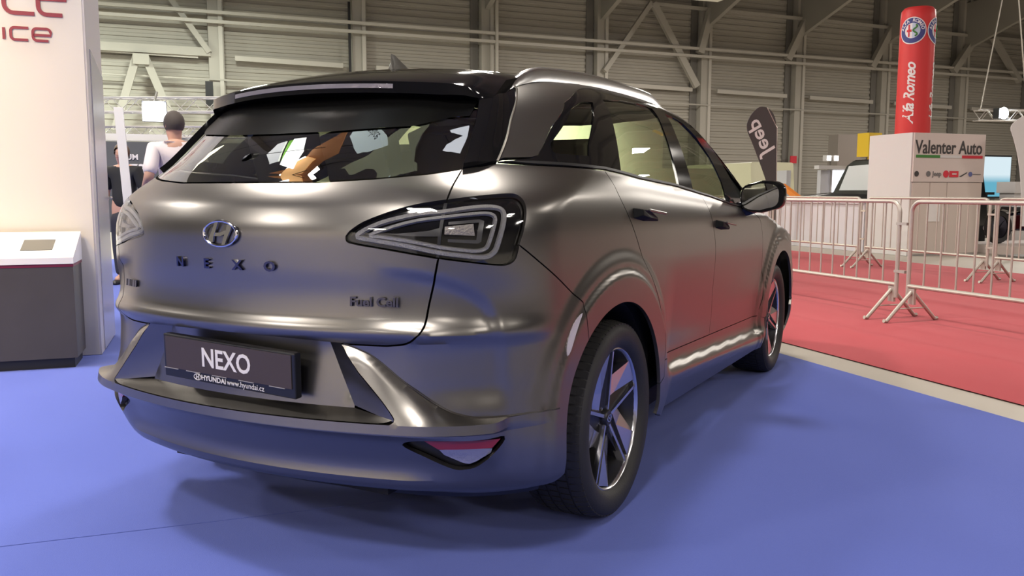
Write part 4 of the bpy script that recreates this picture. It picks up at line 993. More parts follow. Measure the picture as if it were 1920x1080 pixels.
# display platform and vehicles
def simple_car(name, base, rz, prof, w, glass_polys, m, label, wheel_y=(.75, 3.3), wr=.38):
    e = empty(name, base, rz, label, 'car'); h = w/2
    n = len(prof); v = []; f = []
    rows = [(-h, .86), (-h*.9, 1.), (h*.9, 1.), (h, .86)]
    for (x, k) in rows:
        for (y, z) in prof: v.append((x if z < 1.05 else x*.86, y, z if k == 1. or z < 1.0 else z-.03))
    for i in range(3):
        for k in range(n): f.append((i*n+k, i*n+(k+1) % n, (i+1)*n+(k+1) % n, (i+1)*n+k))
    f.append(tuple(range(n))); f.append(tuple(3*n+k for k in range(n)))
    MB().add(v, f).build('body', m, e)
    for g in glass_polys:
        for s in (-1, 1):
            mb = MB(); mb.add([(s*(h*.86+.012), y, z) for y, z in g], [tuple(range(len(g)))]); mb.build('side_window', mat('far_glass_bright', (.70, .72, .75), rough=.15, metal=.3), e)  # bright reflected white put into the pane colour
    for y in wheel_y:
        for s in (-1, 1): MB().lathe([(0, -.1), (wr*.6, -.11), (wr*.95, -.1), (wr, -.06), (wr, .06), (wr*.95, .1), (wr*.6, .11), (0, .1)], 24, 'x', Matrix.Translation((s*(h-.11), y, wr))).build('wheel', RUBBER, e, smooth=True, sharp=40)
    return e
BLKCAR = mat('far_black_paint', (.010, .010, .011), rough=.18, coat=.5)
c1 = simple_car('offroad_car', hp(14.9, 14.1), VROT-math.pi/2, [(0, .45), (4.1, .45), (4.2, .95), (4.1, 1.08), (2.95, 1.16), (2.5, 1.80), (2.3, 1.90), (.15, 1.90), (0, 1.1)], 1.8,
                [[(2.72, 1.2), (2.42, 1.76), (1.75, 1.78), (1.75, 1.2)], [(1.62, 1.2), (1.62, 1.78), (.9, 1.78), (.9, 1.2)], [(.78, 1.2), (.78, 1.76), (.25, 1.76), (.2, 1.2)]], BLKCAR, 'black off-road car standing behind the low white wall')
MB().box((-.35, 2.75, 1.16), (-.25, 2.82, 1.22)).box((-.6, 3.3, 1.115), (.6, 3.36, 1.15)).build('hood_latch', WHT, c1)
MB().lathe([(0, .09), (.16, .08), (.17, 0), (.16, -.02)], 20, 'x', Matrix.Translation((-.90, .55, 1.62))).build('round_cover', mat('cover_crimson', (.45, .02, .09), rough=.4), c1, smooth=True)
orange = hbuild(MB().add([(13.75, 18.0, .97), (13.75, 18.55, 1.25), (13.75, 18.55, 1.37), (13.75, 17.9, 1.06), (13.88, 18.0, .97), (13.88, 18.55, 1.25), (13.88, 18.55, 1.37), (13.88, 17.9, 1.06), ], [(0, 1, 2, 3), (7, 6, 5, 4), (0, 4, 5, 1), (1, 5, 6, 2), (2, 6, 7, 3), (3, 7, 4, 0)]).box((13.78, 17.95, 0), (13.85, 18.1, .98)), 'orange_ramp', mat('orange', (.72, .22, .03), rough=.4)); tag(orange, 'orange and yellow slanted display piece beside the dark flag', 'display')
van = simple_car('van', hp(17.2, 23.6), VROT-math.pi/2, [(0, .35), (5.0, .35), (5.1, .9), (4.9, 1.15), (4.35, 2.0), (4.1, 2.12), (.1, 2.12), (0, 1.2)], 1.9, [[(4.45, 1.3), (4.2, 1.75), (3.2, 1.78), (3.2, 1.25)], [(3.05, 1.25), (3.05, 1.78), (1.6, 1.78), (1.6, 1.25)]], mat('van_cream', (.62, .60, .42), rough=.3), 'cream van behind the dark feather flag', (.9, 4.1), .34)
bw = hbuild(MB().box((16.2, 21.6, 0), (16.35, 22.6, 1.8)).box((16.3, 20.2, 0), (18.4, 20.35, 1.78)), 'stand_wall', mat('stand_grey', (.52, .51, .53), rough=.6)); tag(bw, 'pale grey stand wall behind the black off-road car', 'stand wall')
hd = hbuild(MB().box((16.05, 19.98, 1.80), (18.5, 20.18, 1.90)), 'stand_header', WHT); tag(hd, 'white header beam over the pale stand wall', 'beam')
scr = empty('lightbox_sign', hp(17.1, 20.12), UROT, 'bright white backlit panel behind the black off-road car', 'screen')
MB().box((-.45, -.02, .9), (1.1, .02, 1.78)).build('lit_panel', mat('panel_glow', (.9, .92, 1), emis=(.86, .90, 1), emis_s=1.5), scr); MB().box((-.46, .02, 0), (1.14, .07, 1.78)).build('panel_frame', WHT, scr)
yl = hbuild(MB().box((17.3, 19.5, 2.15), (17.75, 19.95, 2.80)).box((17.5, 19.7, 0), (17.55, 19.75, 2.15)), 'yellow_sign', mat('sign_yellow', (.80, .52, .02), rough=.5)); tag(yl, 'yellow cube sign on a post beside the white booth box', 'sign')
br = hbuild(MB().box((20.6, 24.7, 0), (21.6, 25.2, 3.15)), 'brown_cabinet', mat('cabinet_brown', (.20, .17, .15), rough=.6)); tag(br, 'tall brown cabinet far behind the black off-road car', 'cabinet')
def spot_stand(u, v, h, lab, n=2):
    e = empty('spotlight_stand', hp(u, v), UROT, lab, 'spotlight'); MB().tube([(0, 0, 0), (0, 0, h)], .025, 6).build('pole', STEELD, e)
    MB().box((-.3, -.3, 0), (.3, .3, .03)).build('base_plate', STEELD, e)
    for k in range(n):
        x = -.14+.28*k; MB().box((x-.09, -.1, h-.02), (x+.09, .08, h+.16)).build('lamp_head', WHT, e)
        MB().box((x-.075, -.115, h), (x+.075, -.1, h+.14)).build('lamp_glass', mat('spot_glow', (1, 1, 1), emis=(1, .97, .92), emis_s=6.), e)
    return e
spot_stand(18.5, 22.5, 2.15, 'pair of spotlights on a thin stand beside the brown cabinet')
ex = hbuild(MB().box((30.25, wv(30.4)-.66, 2.75), (30.65, wv(30.4)-.60, 3.15)), 'safety_sign', REDP); tag(ex, 'small red safety sign on the far column', 'sign')

# right edge: screen, counter, motorcycle, white flag, lighting truss
sc = empty('display_screen', hp(19.0, 16.85), UROT, 'bright blue and white display screen right of the booth box', 'screen')
MB().box((-.50, -.02, 1.05), (.50, .0, 2.06)).build('picture', None, sc)
m = bpy.data.materials.new('screen_picture'); m.use_nodes = True; nt = m.node_tree; b = nt.nodes['Principled BSDF']; tc = nt.nodes.new('ShaderNodeTexCoord'); sp = nt.nodes.new('ShaderNodeSeparateXYZ'); nt.links.new(tc.outputs['Generated'], sp.inputs[0])
cr = nt.nodes.new('ShaderNodeValToRGB'); cr.color_ramp.elements[0].position = .35; cr.color_ramp.elements[0].color = (.10, .45, .62, 1); cr.color_ramp.elements[1].position = .55; cr.color_ramp.elements[1].color = (.75, .92, 1, 1)
nt.links.new(sp.outputs['Z'], cr.inputs[0]); nt.links.new(cr.outputs[0], b.inputs['Emission Color']); b.inputs['Emission Strength'].default_value = .9; b.inputs['Base Color'].default_value = (.05, .05, .05, 1)
sc.children[0].data.materials.append(m)
MB().box((-.54, 0, 1.0), (.54, .06, 2.1)).build('screen_frame', SATBLK, sc); MB().box((-.06, .02, 0), (.06, .06, 1.0)).build('stand_post', STEELD, sc); MB().box((-.35, -.2, 0), (.35, .25, .03)).build('base_plate', STEELD, sc)
ct = hbuild(MB().box((17.55, 15.0, 1.14), (18.6, 15.5, 1.40)).box((17.6, 15.05, 0), (18.55, 15.45, 1.14)), 'white_counter', WHT); tag(ct, 'white counter at the right edge behind the motorcycle', 'counter')
ct2 = hbuild(MB().box((16.6, 15.6, .0), (17.4, 16.0, 1.1)).box((16.5, 15.5, 1.1), (17.5, 16.1, 1.16)), 'dark_table', SATBLK); tag(ct2, 'dark table below the display screen', 'table')
pf_ = hbuild(MB().box((13.9, 11.9, 0), (17.2, 13.4, .16)), 'display_platform', mat('platform_pale', (.60, .52, .47), rough=.6)); tag(pf_, 'low pale platform under the motorcycle', 'platform')
mc = empty('motorcycle', hp(15.2, 12.7, .16), UROT, 'black and chrome motorcycle on the low platform at the right edge', 'motorcycle')
for x in (-.72, .72):
    MB().lathe([(.22, -.05), (.29, -.065), (.32, -.03), (.32, .03), (.29, .065), (.22, .05)], 28, 'x', Matrix.Translation((x, 0, .32)) @ Matrix.Rotation(math.pi/2, 4, 'Z'), closed=True).build('wheel', RUBBER, mc, smooth=True)
    MB().lathe([(.0, .02), (.22, .03), (.225, -.03), (0, -.02)], 24, 'x', Matrix.Translation((x, 0, .32)) @ Matrix.Rotation(math.pi/2, 4, 'Z')).build('rim', DCHROME, mc, smooth=True)
MB().tube([(.72, .09, .32), (.50, .09, .85)], .024, 8).tube([(.72, -.09, .32), (.50, -.09, .85)], .024, 8).build('fork', CHROME, mc, smooth=True)
MB().tube([(.46, -.34, .98), (.50, -.15, .92), (.50, .15, .92), (.46, .34, .98)], .014, 8).build('handlebar', CHROME, mc, smooth=True)
MB().lathe([(0, -.06), (.07, -.05), (.085, .02), (.07, .05), (0, .06)], 16, 'x', Matrix.Translation((.60, 0, .80))).build('headlamp', CHROME, mc, smooth=True)
tk = MB().lathe([(0, -.26), (.10, -.22), (.13, 0), (.11, .18), (0, .26)], 16, 'x', Matrix.Translation((.18, 0, .74))).build('fuel_tank', BLKCAR, mc, smooth=True)
bevelled(MB().box((-.55, -.13, .62), (-.05, .13, .72)).build('saddle', SATBLK, mc), .03, 3)
bevelled(MB().box((-.15, -.15, .24), (.28, .15, .56)).build('engine', DCHROME, mc), .03, 2)
MB().tube([(.2, .17, .3), (-.2, .18, .22), (-.85, .18, .30)], [.03, .035, .05], 10).build('exhaust', CHROME, mc, smooth=True)
MB().tube([(.48, 0, .8), (-.1, 0, .60), (-.5, 0, .55), (-.72, 0, .32)], .03, 8).build('chassis', DCHROME, mc, smooth=True)
MB().add([(-1.02, -.08, .50), (-1.02, .08, .50), (-.72, .09, .68), (-.72, -.09, .68), (-.45, .09, .60), (-.45, -.09, .60)], [(0, 1, 2, 3), (3, 2, 4, 5)]).build('fender', BLKCAR, mc)
wf = feather('feather_flag', hp(13.70, 11.50), [(-.06, .12, .55), (-.10, .16, 1.2), (-.22, .25, 1.75), (-.36, .35, 2.10), (-.44, .45, 2.28), (-.30, .55, 2.42), (0, .6, 2.55), (.2, .5, 2.6)], 3, mat('flag_white', (.74, .70, .69), rough=.7), 'white feather flag with a red round mark cut by the right edge')
mb = MB(); mb.lathe([(.10, .002), (.15, .004), (.15, 0)], 24, 'z', Matrix.Translation((.05, -.010, 2.18)) @ Matrix.Rotation(math.pi/2, 4, 'X')); mb.build('round_mark', REDP, wf)
def truss(name, A, B, size, label, m, cells):
    A = Vector(A); B = Vector(B); d = (B-A); L = d.length; t = d.normalized(); s = t.cross(Vector((0, 0, 1))).normalized(); up = s.cross(t)
    e = empty(name, A, 0, label, 'truss'); h = size/2; r = size*.07
    crn = [(s*a+up*b)*h for a, b in ((-1, -1), (1, -1), (1, 1), (-1, 1))]
    for c in crn: MB().tube([c, c+d], r, 6).build('chord', m, e, smooth=True)
    for k in range(4):
        mb = MB(); c0, c1_ = crn[k], crn[(k+1) % 4]; pts = []
        for i in range(cells+1): pts.append((c0 if i % 2 == 0 else c1_)+d*(i/cells))
        mb.tube(pts, r*.6, 5).build('lacing', m, e)
    return e
ALUT = mat('truss_alu', (.60, .57, .54), rough=.35, metal=.8)
def hvec(u, v, z): return tuple(hp(u, v, z))
t1 = truss('lighting_truss', hvec(20.3, 18.75, 3.30), hvec(23.5, 17.6, 3.30), .28, 'aluminium lighting truss hanging at the right above the screen', ALUT, 16)
sl = empty('stage_lamp', hp(20.75, 18.35, 3.33), UROT, 'glaring stage lamp on the right hand truss', 'lamp')
MB().box((-.16, -.1, -.14), (.16, .1, .14)).build('lamp_body', SATBLK, sl); MB().lathe([(0, .02), (.15, .015), (.16, 0)], 20, 'z', Matrix.Translation((0, -.11, 0)) @ Matrix.Rotation(math.pi/2, 4, 'X')).build('lamp_glass', mat('stage_glow', (1, 1, 1), emis=(.85, .93, 1), emis_s=60.), sl)
l = hall_light('lamp_light', (0, -.18, 0), 60, .3, (.85, .93, 1), shape='DISK'); l.parent = sl; l.rotation_euler = (R(75), 0, 0)
hoist = empty('chain_hoist', hp(20.9, 18.4, 8.0), 0, 'yellow chain hoist with cables above the right hand truss', 'hoist')
bevelled(MB().box((-.16, -.14, 0), (.16, .14, .36)).build('motor', mat('sign_yellow', (.8, .52, .02)), hoist), .03)
MB().tube([(0, 0, .36), (0, 0, 4.5)], .03, 6).build('upper_chain', SATBLK, hoist)
MB().tube([(0, 0, 0), tuple(hp(20.4, 18.7, 3.45)-hp(20.9, 18.4, 8.0))], .018, 5).build('cable', GALV, hoist); MB().tube([(0, 0, 0), tuple(hp(21.6, 18.25, 3.45)-hp(20.9, 18.4, 8.0))], .018, 5).build('cable', GALV, hoist)

# ================================================================== left hand stand: panel wall, kiosk, truss, board
PANEL = mat('stand_cream', (.70, .66, .60), rough=.45); PSIDE = mat('stand_satin', (.62, .59, .60), rough=.30, metal=.2)
pw = empty('exhibition_wall', hp(-2.2, 6.95), UROT, 'tall cream stand wall with dark red lettering at the left edge', 'stand wall')
hchild(MB().box((-4.2, 6.57, .008), (-.775, 7.45, 3.6)), 'wall_body', PANEL, pw)
hchild(MB().box((-.775, 6.575, .008), (-.762, 7.45, 3.6)), 'side_cladding', PSIDE, pw)
hchild(MB().add([(-.762, 6.74, .02), (-.762, 7.42, .02), (-.762, 7.42, 2.02), (-.762, 6.74, 2.13), (-.755, 6.74, .02), (-.755, 7.42, .02), (-.755, 7.42, 2.02), (-.755, 6.74, 2.13)], [(4, 5, 6, 7), (0, 1, 5, 4), (1, 2, 6, 5), (2, 3, 7, 6), (3, 0, 4, 7)]), 'side_door', mat('stand_door', (.56, .55, .60), rough=.25, metal=.45), pw)
hchild(MB().tube([(-.75, 7.36, 1.10), (-.73, 7.36, 1.10), (-.73, 7.24, 1.10)], .010, 6), 'door_handle', GALV, pw)
DRED = mat('letter_maroon', (.26, .03, .05), rough=.5)
def stroke_letter(ch, u, z, w, h, t):
    """square rounded stroke letter, lower left corner at u, z"""
    r = min(w, h)*.30
    def arc(cx, cy, a0, a1): return [(cx+r*math.cos(R(a)), cy+r*math.sin(R(a))) for a in np.linspace(a0, a1, 6)]
    if ch == 'i': paths = [[(0, 0), (0, h)]]
    elif ch == 'c': paths = [[(w, h), (r, h)]+arc(r, h-r, 90, 180)+arc(r, r, 180, 270)+[(w*.95, 0)]]
    else: paths = [[(0, h*.46), (w, h*.46)]+arc(w-r, h-r, 0, 90)+arc(r, h-r, 90, 180)+arc(r, r, 180, 270)+[(w*.86, 0)]]
    mb = MB(); M = facing_v(u, 6.565, z)
    for p in paths:
        v = []
        for i, q in enumerate(p):
            a = Vector(p[max(i-1, 0)]); b = Vector(p[min(i+1, len(p)-1)]); d = (b-a).normalized(); n = Vector((-d.y, d.x))*t/2; q = Vector(q)
            v += [M @ Vector((q.x+n.x, q.y+n.y, 0)), M @ Vector((q.x+n.x, q.y+n.y, .004)), M @ Vector((q.x-n.x, q.y-n.y, .004)), M @ Vector((q.x-n.x, q.y-n.y, 0))]
        mb.add(v, [(i*4+k, i*4+(k+1) % 4, (i+1)*4+(k+1) % 4, (i+1)*4+k) for i in range(len(p)-1) for k in range(4)]+[(0, 1, 2, 3)])
    wchild(mb.build('letter_'+ch, DRED, None), pw)
stroke_letter('c', -1.235, 2.315, .185, .22, .026); stroke_letter('e', -1.035, 2.315, .165, .22, .026)
stroke_letter('i', -1.245, 2.143, .1, .075, .017); stroke_letter('c', -1.205, 2.143, .105, .078, .017); stroke_letter('e', -1.075, 2.143, .105, .078, .017)
ki = empty('info_kiosk', hp(-1.5, 6.3), UROT, 'dark grey kiosk with white slanted top and small tablet at the left', 'kiosk')
hchild(MB().box((-2.3, 6.14, .07), (-.855, 6.52, .665)), 'kiosk_body', mat('kiosk_charcoal', (.060, .054, .054), rough=.5, noise=.15, nscale=5), ki)
hchild(MB().box((-2.28, 6.16, .0), (-.875, 6.50, .07)), 'plinth', SATBLK, ki)
hchild(MB().box((-2.3, 6.137, .665), (-.852, 6.523, .685)), 'red_stripe', mat('kiosk_maroon', (.16, .01, .035), rough=.4), ki)
hchild(MB().add([(-2.3, 6.13, .685), (-.850, 6.13, .685), (-.850, 6.53, .685), (-2.3, 6.53, .685), (-2.3, 6.13, .725), (-.850, 6.13, .725), (-.850, 6.53, .875), (-2.3, 6.53, .875)], [(0, 3, 2, 1), (4, 5, 6, 7), (0, 1, 5, 4), (1, 2, 6, 5), (2, 3, 7, 6), (3, 0, 4, 7)]), 'desk_top', mat('kiosk_white', (.80, .79, .78), rough=.4), ki)
tb_ = MB(); z_ = lambda v: .725+(v-6.13)*.375+.004
tb_.add([(-1.17, 6.24, z_(6.24)), (-.985, 6.24, z_(6.24)), (-.985, 6.40, z_(6.40)), (-1.17, 6.40, z_(6.40)), (-1.17, 6.24, z_(6.24)-.006), (-.985, 6.24, z_(6.24)-.006), (-.985, 6.40, z_(6.40)-.006), (-1.17, 6.40, z_(6.40)-.006)], [(0, 1, 2, 3), (0, 4, 5, 1), (1, 5, 6, 2), (2, 6, 7, 3), (3, 7, 4, 0)])
hchild(tb_, 'tablet', mat('tablet_glass', (.12, .115, .10), rough=.3), ki)
# stand behind: truss frames, board, lamp, pole
TW = mat('truss_white', (.74, .73, .72), rough=.4)
truss('lighting_truss', hvec(-2.4, 18.1, 2.75), hvec(2.2, 16.4, 2.75), .26, 'grey truss high on the left behind the standing man', mat('truss_pale', (.55, .54, .49), rough=.5), 18)
truss('lighting_truss', hvec(-2.2, 13.6, 1.97), hvec(1.4, 12.4, 1.97), .15, 'white truss above the dark board on the left', ALUT, 26)
fb_ = hbuild(MB().box((-2.2, 12.92, 1.84), (1.4, 13.02, 1.93)).box((-2.2, 12.95, 0), (-2.1, 13.0, 1.9)).box((1.3, 12.95, 0), (1.4, 13.0, 1.9)), 'board_frame', TW); tag(fb_, 'white frame beam above the dark board on the left', 'frame')
bd_ = empty('sign_board', hp(-.6, 12.9), UROT, 'dark grey board with white letters and number behind the man', 'board')
hchild(MB().box((-2.0, 12.80, .6), (1.2, 12.88, 1.82)), 'board_face', mat('board_grey', (.095, .10, .105), rough=.6), bd_)
wchild(text_mesh('lettering', 'RIUM', .105, WHP, None, facing_v(-1.03, 12.79, 1.61), .003, offset=.002), bd_)
wchild(text_mesh('lettering', '730', .21, WHP, None, facing_v(-.87, 12.79, 1.435), .003, offset=.004), bd_)
s2 = empty('stage_lamp', hp(-.80, 15.1, 2.42), UROT, 'glaring white stage lamp on the left above the man', 'lamp')
MB().box((-.18, -.1, -.16), (.18, .1, .16)).build('lamp_body', SATBLK, s2); MB().lathe([(0, .02), (.14, .012), (.15, 0)], 20, 'z', Matrix.Translation((0, -.11, 0)) @ Matrix.Rotation(math.pi/2, 4, 'X')).build('lamp_glass', mat('stage_glow', (1, 1, 1)), s2)
MB().tube([(0, 0, .16), (0, .9, .4)], .02, 6).build('yoke', STEELD, s2)
l = hall_light('lamp_light', (0, -.18, 0), 90, .36, (.92, .96, 1), shape='DISK'); l.parent = s2; l.rotation_euler = (R(80), 0, 0)
lp = hbuild(MB().box((-.86, 9.70, 0), (-.80, 9.78, .02)).add([(-.90, 9.76, 2.0), (-.815, 9.76, 2.0), (-.715, 9.76, .02), (-.80, 9.76, .02), (-.90, 9.70, 2.0), (-.815, 9.70, 2.0), (-.715, 9.70, .02), (-.80, 9.70, .02)], [(0, 1, 2, 3), (7, 6, 5, 4), (0, 4, 5, 1), (1, 5, 6, 2), (2, 6, 7, 3), (3, 7, 4, 0)]), 'leaning_post', TW); tag(lp, 'white slanted display post beside the cream stand wall', 'post')

# ================================================================== people
def skin_mesh(name, pts, edges, radii, m, parent, root=0, sub=2):
    me = bpy.data.meshes.new(name); me.from_pydata(pts, edges, []); me.update(); me.materials.append(m)
    o = bpy.data.objects.new(name, me); COL.objects.link(o); o.parent = parent
    o.modifiers.new('skin', 'SKIN'); sv = me.skin_vertices[0].data
    for i, r in enumerate(radii):
        sv[i].radius = (r, r) if not isinstance(r, tuple) else r; sv[i].use_root = (i == root)
    s = o.modifiers.new('sub', 'SUBSURF'); s.levels = sub; s.render_levels = sub
    o.modifiers['skin'].use_smooth_shade = True
    return o
SKIN = mat('skin', (.52, .30, .22), rough=.55)
def person(base, rz, H_, shirt, trousers, hairc, label, arm='down'):
    e = empty('person', base, rz, label, 'person'); k = H_/1.80
    def P(*a): return tuple(c*k for c in a)
    # faces local +y
    if arm == 'down': LA = [(-.20, 0, 1.46), (-.27, -.02, 1.18), (-.25, .08, .95), (-.24, .12, .87)]; RA_ = [(.20, 0, 1.46), (.27, -.02, 1.18), (.25, .08, .95), (.24, .12, .87)]
    else: LA = [(-.20, 0, 1.46), (-.29, -.06, 1.20), (-.24, .16, 1.06), (-.20, .22, 1.04)]; RA_ = [(.20, 0, 1.46), (.29, -.02, 1.20), (.22, .20, 1.10), (.17, .26, 1.10)]
    pts = [P(0, 0, .98), P(0, .01, 1.15), P(0, 0, 1.34), P(0, -.01, 1.46), P(0, 0, 1.54), P(0, .02, 1.60), P(0, .02, 1.70), P(0, .015, 1.76)]
    rad = [(.15, .11), (.145, .105), (.165, .115), (.12, .09), (.055, .055), (.07, .082), (.078, .098), (.058, .07)]; ed = [(i, i+1) for i in range(7)]
    def chain(start, ps, rs):
        j = start
        for p, r in zip(ps, rs): pts.append(P(*p)); rad.append(r); ed.append((j, len(pts)-1)); j = len(pts)-1
    for A in (LA, RA_): chain(3, A, [.060, .045, .034, .036])
    for s in (-1, 1): chain(0, [(s*.10, 0, .90), (s*.11, .01, .50), (s*.11, -.02, .10), (s*.115, .10, .05)], [.092, .060, .042, .038])
    body = skin_mesh('body', pts, ed, [tuple(c*k for c in r) if isinstance(r, tuple) else r*k for r in rad], SKIN, e)
    # face and ears
    fm = MB()
    for s in (-1, 1): fm.lathe([(0, .012), (.014, .010), (.022, 0), (.014, -.008)], 10, 'x', Matrix.Translation(Vector(P(s*.078, .01, 1.68))) @ Matrix.Diagonal((1, .8, 1.4, 1)))
    fm.build('ears', SKIN, body, smooth=True)
    nb_ = MB(); nb_.add([P(0, .112, 1.69), P(-.014, .112, 1.655), P(.014, .112, 1.655), P(0, .138, 1.66)], [(0, 1, 3), (0, 3, 2), (1, 2, 3)]); nb_.build('nose', SKIN, body)
    for s in (-1, 1): MB().lathe([(0, .006), (.008, .004), (.010, 0)], 10, 'z', Matrix.Translation(Vector(P(s*.032, .108, 1.70))) @ Matrix.Rotation(-math.pi/2, 4, 'X')).build('eye', SATBLK, body)
    MB().box(P(-.024, .106, 1.622), P(.024, .112, 1.628)).build('mouth', mat('lips', (.35, .12, .10)), body)
    # hair cap
    v = []; f = []; n = 20; rows = 9
    for j in range(rows):
        th = math.pi*.70*j/(rows-1)
        for i in range(n):
            a = 2*math.pi*i/n; fr = 1.0 if math.sin(a) < .3 else max(.50, 1-.50*(math.sin(a)-.3)/.7)
            t = th*fr; v.append(P(.089*math.sin(t)*math.cos(a), .012+.108*math.sin(t)*math.sin(a), 1.70+.112*math.cos(t)))
    for j in range(rows-1):
        for i in range(n): f.append((j*n+i, j*n+(i+1) % n, (j+1)*n+(i+1) % n, (j+1)*n+i))
    MB().add(v, f).build('hair', hairc, e, smooth=True, sharp=80)
    # hands with five fingers
    for A, s in ((LA, -1), (RA_, 1)):
        d = (Vector(A[3])-Vector(A[2])).normalized(); w = Vector(A[3]); sd = d.cross(Vector((s, 0, 0))).normalized(); hm = MB()
        hm.tube([w*k, (w+d*.05)*k, (w+d*.09)*k], [.030*k, .038*k, .030*k], 8)
        for q, (o_, L_) in enumerate(((-.030, .065), (-.010, .078), (.010, .072), (.028, .055))):
            b_ = w+d*.08+sd*o_; hm.tube([b_*k, (b_+d*L_*.55)*k, (b_+d*L_*.9+Vector((-s*.02, 0, 0)))*k], [.0095*k, .0085*k, .007*k], 6)
        b_ = w+d*.03-sd*.035; hm.tube([b_*k, (b_+d*.035-sd*.02)*k, (b_+d*.06-sd*.022)*k], [.011*k, .010*k, .008*k], 6); hm.build('hand', SKIN, e, smooth=True)
    # clothes
    sp_ = [P(0, 0, .93), P(0, .01, 1.15), P(0, 0, 1.34), P(0, -.01, 1.455), P(0, -.005, 1.525)]; sr = [(.168, .128), (.165, .125), (.186, .134), (.138, .108), (.066, .066)]; se = [(i, i+1) for i in range(4)]
    for A in (LA, RA_):
        a, b = Vector(A[0]), Vector(A[1]); j = 3
        for p, r in ((a, .080), (a+(b-a)*.5, .070), (a+(b-a)*.92, .068)): sp_.append(P(*p)); sr.append(r); se.append((j, len(sp_)-1)); j = len(sp_)-1
    skin_mesh('shirt', sp_, se, [tuple(c*k for c in r) if isinstance(r, tuple) else r*k for r in sr], shirt, e)
    tp = [P(0, 0, .98), P(0, 0, .90)]; tr = [(.168, .128), (.17, .13)]; te = [(0, 1)]
    for s in (-1, 1):
        j = 1
        for p, r in (((s*.105, 0, .78), .105), ((s*.115, .01, .48), .080), ((s*.115, -.02, .10), .068)): tp.append(P(*p)); tr.append(r); te.append((j, len(tp)-1)); j = len(tp)-1
    skin_mesh('trousers', tp, te, [tuple(c*k for c in r) if isinstance(r, tuple) else r*k for r in tr], trousers, e)
    for s in (-1, 1):
        sh_ = MB().add([P(s*.115-.045, -.09, 0), P(s*.115+.045, -.09, 0), P(s*.115+.05, .17, 0), P(s*.115-.05, .17, 0), P(s*.115-.04, -.085, .09), P(s*.115+.04, -.085, .09), P(s*.115+.04, .16, .045), P(s*.115-.04, .16, .045)], [(3, 2, 1, 0), (4, 5, 6, 7), (0, 1, 5, 4), (1, 2, 6, 5), (2, 3, 7, 6), (3, 0, 4, 7)]).build('shoe', SATBLK, e); bevelled(sh_, .02, 2)
    return e
SHIRTP = mat('polo_pale_pink', (.74, .66, .66), rough=.8); TROU = mat('trousers_dark', (.03, .03, .04), rough=.8); HAIRD = mat('hair_dark', (.060, .048, .042), rough=.75)
person(hp(-.30, 8.93, .006), VROT-math.pi/2+R(28), 1.90, SHIRTP, TROU, HAIRD, 'man in a pale polo shirt seen from behind left of the car roof', 'bent')
person(hp(-1.0, 11.6, .006), VROT-math.pi/2+R(150), 1.72, mat('shirt_black', (.015, .015, .016), rough=.8), TROU, mat('hair_brown', (.10, .055, .03), rough=.6), 'small distant person in black in front of the dark board', 'down')

# ================================================================== added walls, lamps and panels for the views in the car glass
sw = hbuild(MB().box((2.0, 17.6, 0), (9.8, 17.8, 2.75)).box((2.0, 17.2, 0), (2.15, 17.6, 2.1)).box((9.8, 17.6, 0), (11.4, 17.8, 1.7)), 'window_backdrop', mat('stand_pale_green', (.52, .57, .42), rough=.6)); tag(sw, 'long pale wall added to brighten the view through the side windows of the grey car', 'stand wall')  # wall added for a bright pale view through the side windows
def fill_flood(loc, target, power, size, color, label, spread=None):
    """added fill light in an invented fixture hung from the roof"""
    e = empty('fill_lamp', loc, 0, label, 'lamp'); q = (Vector(target)-Vector(loc)).to_track_quat('-Z', 'Y').to_matrix().to_4x4(); h = size/2
    MB().box((-h-.05, -h-.05, .03), (h+.05, h+.05, .18), q).build('housing', STEELD, e); MB().box((-h, -h, .012), (h, h, .03), q).build('diffuser', mat('lamp_diffuser', (.9, .88, .8)), e)
    MB().tube([(0, 0, .1), (0, 0, 12.55-loc[2])], .02, 6).build('hanger', STEELD, e)
    l = hall_light('lamp_light', (0, 0, 0), power, size, color, spread=spread); l.rotation_euler = q.to_euler(); l.parent = e; return e
fill_flood(hvec(6.2, 14.6, 5.6), hvec(6.2, 17.6, 1.2), 420, 1.2, (1, .98, .86), 'fill light added to brighten the pale wall beyond the grey car', R(75))  # added lamp, brightens the wall behind the side windows
# unseen backlit panels added overhead, shaped after the signs reflected in the rear window
def hung(name, poly, z, m, label, cords=((0, 0),), extra=()):
    n = len(poly); c = Vector((sum(p[0] for p in poly)/n, sum(p[1] for p in poly)/n, z)); e = empty(name, c, 0, label, 'sign')
    v = [(a-c.x, b-c.y, 0) for a, b in poly]+[(a-c.x, b-c.y, .06) for a, b in poly]
    MB().add(v, [tuple(range(n)), tuple(range(2*n-1, n-1, -1))]+[(i, (i+1) % n, (i+1) % n+n, i+n) for i in range(n)]).build('sign_face', m, e)
    for x, y in cords: MB().tube([(x, y, .06), (x, y, 12.55-z)], .01, 5).build('cord', SATBLK, e)
    return e, c
def glow(nm, c, s_): return mat(nm, tuple(.8*x for x in c), emis=c, emis_s=s_)
hung('hanging_sign', [(-4.40, -.13), (-4.06, -.72), (-3.80, -.72), (-4.02, .26), (-4.25, .26)], 6.0, glow('sign_white_glow', (1, 1, .95), 3.0), 'small white backlit sign hung above the grey car', ((0, 0),))
hung('hanging_sign', [(-4.02, .26), (-3.80, -.72), (-3.70, -.80), (-3.82, .26)], 6.12, glow('sign_green_glow', (.25, .60, .08), 1.6), 'narrow green backlit sign hung above the grey car')
hung('hanging_sign', [(-3.80, .26), (-3.68, -.85), (-3.2, -1.1), (-3.25, -.39), (-3.5, .2)], 6.0, glow('sign_bright_glow', (1, 1, .97), 9.0), 'brightest white backlit sign hung above the grey car')
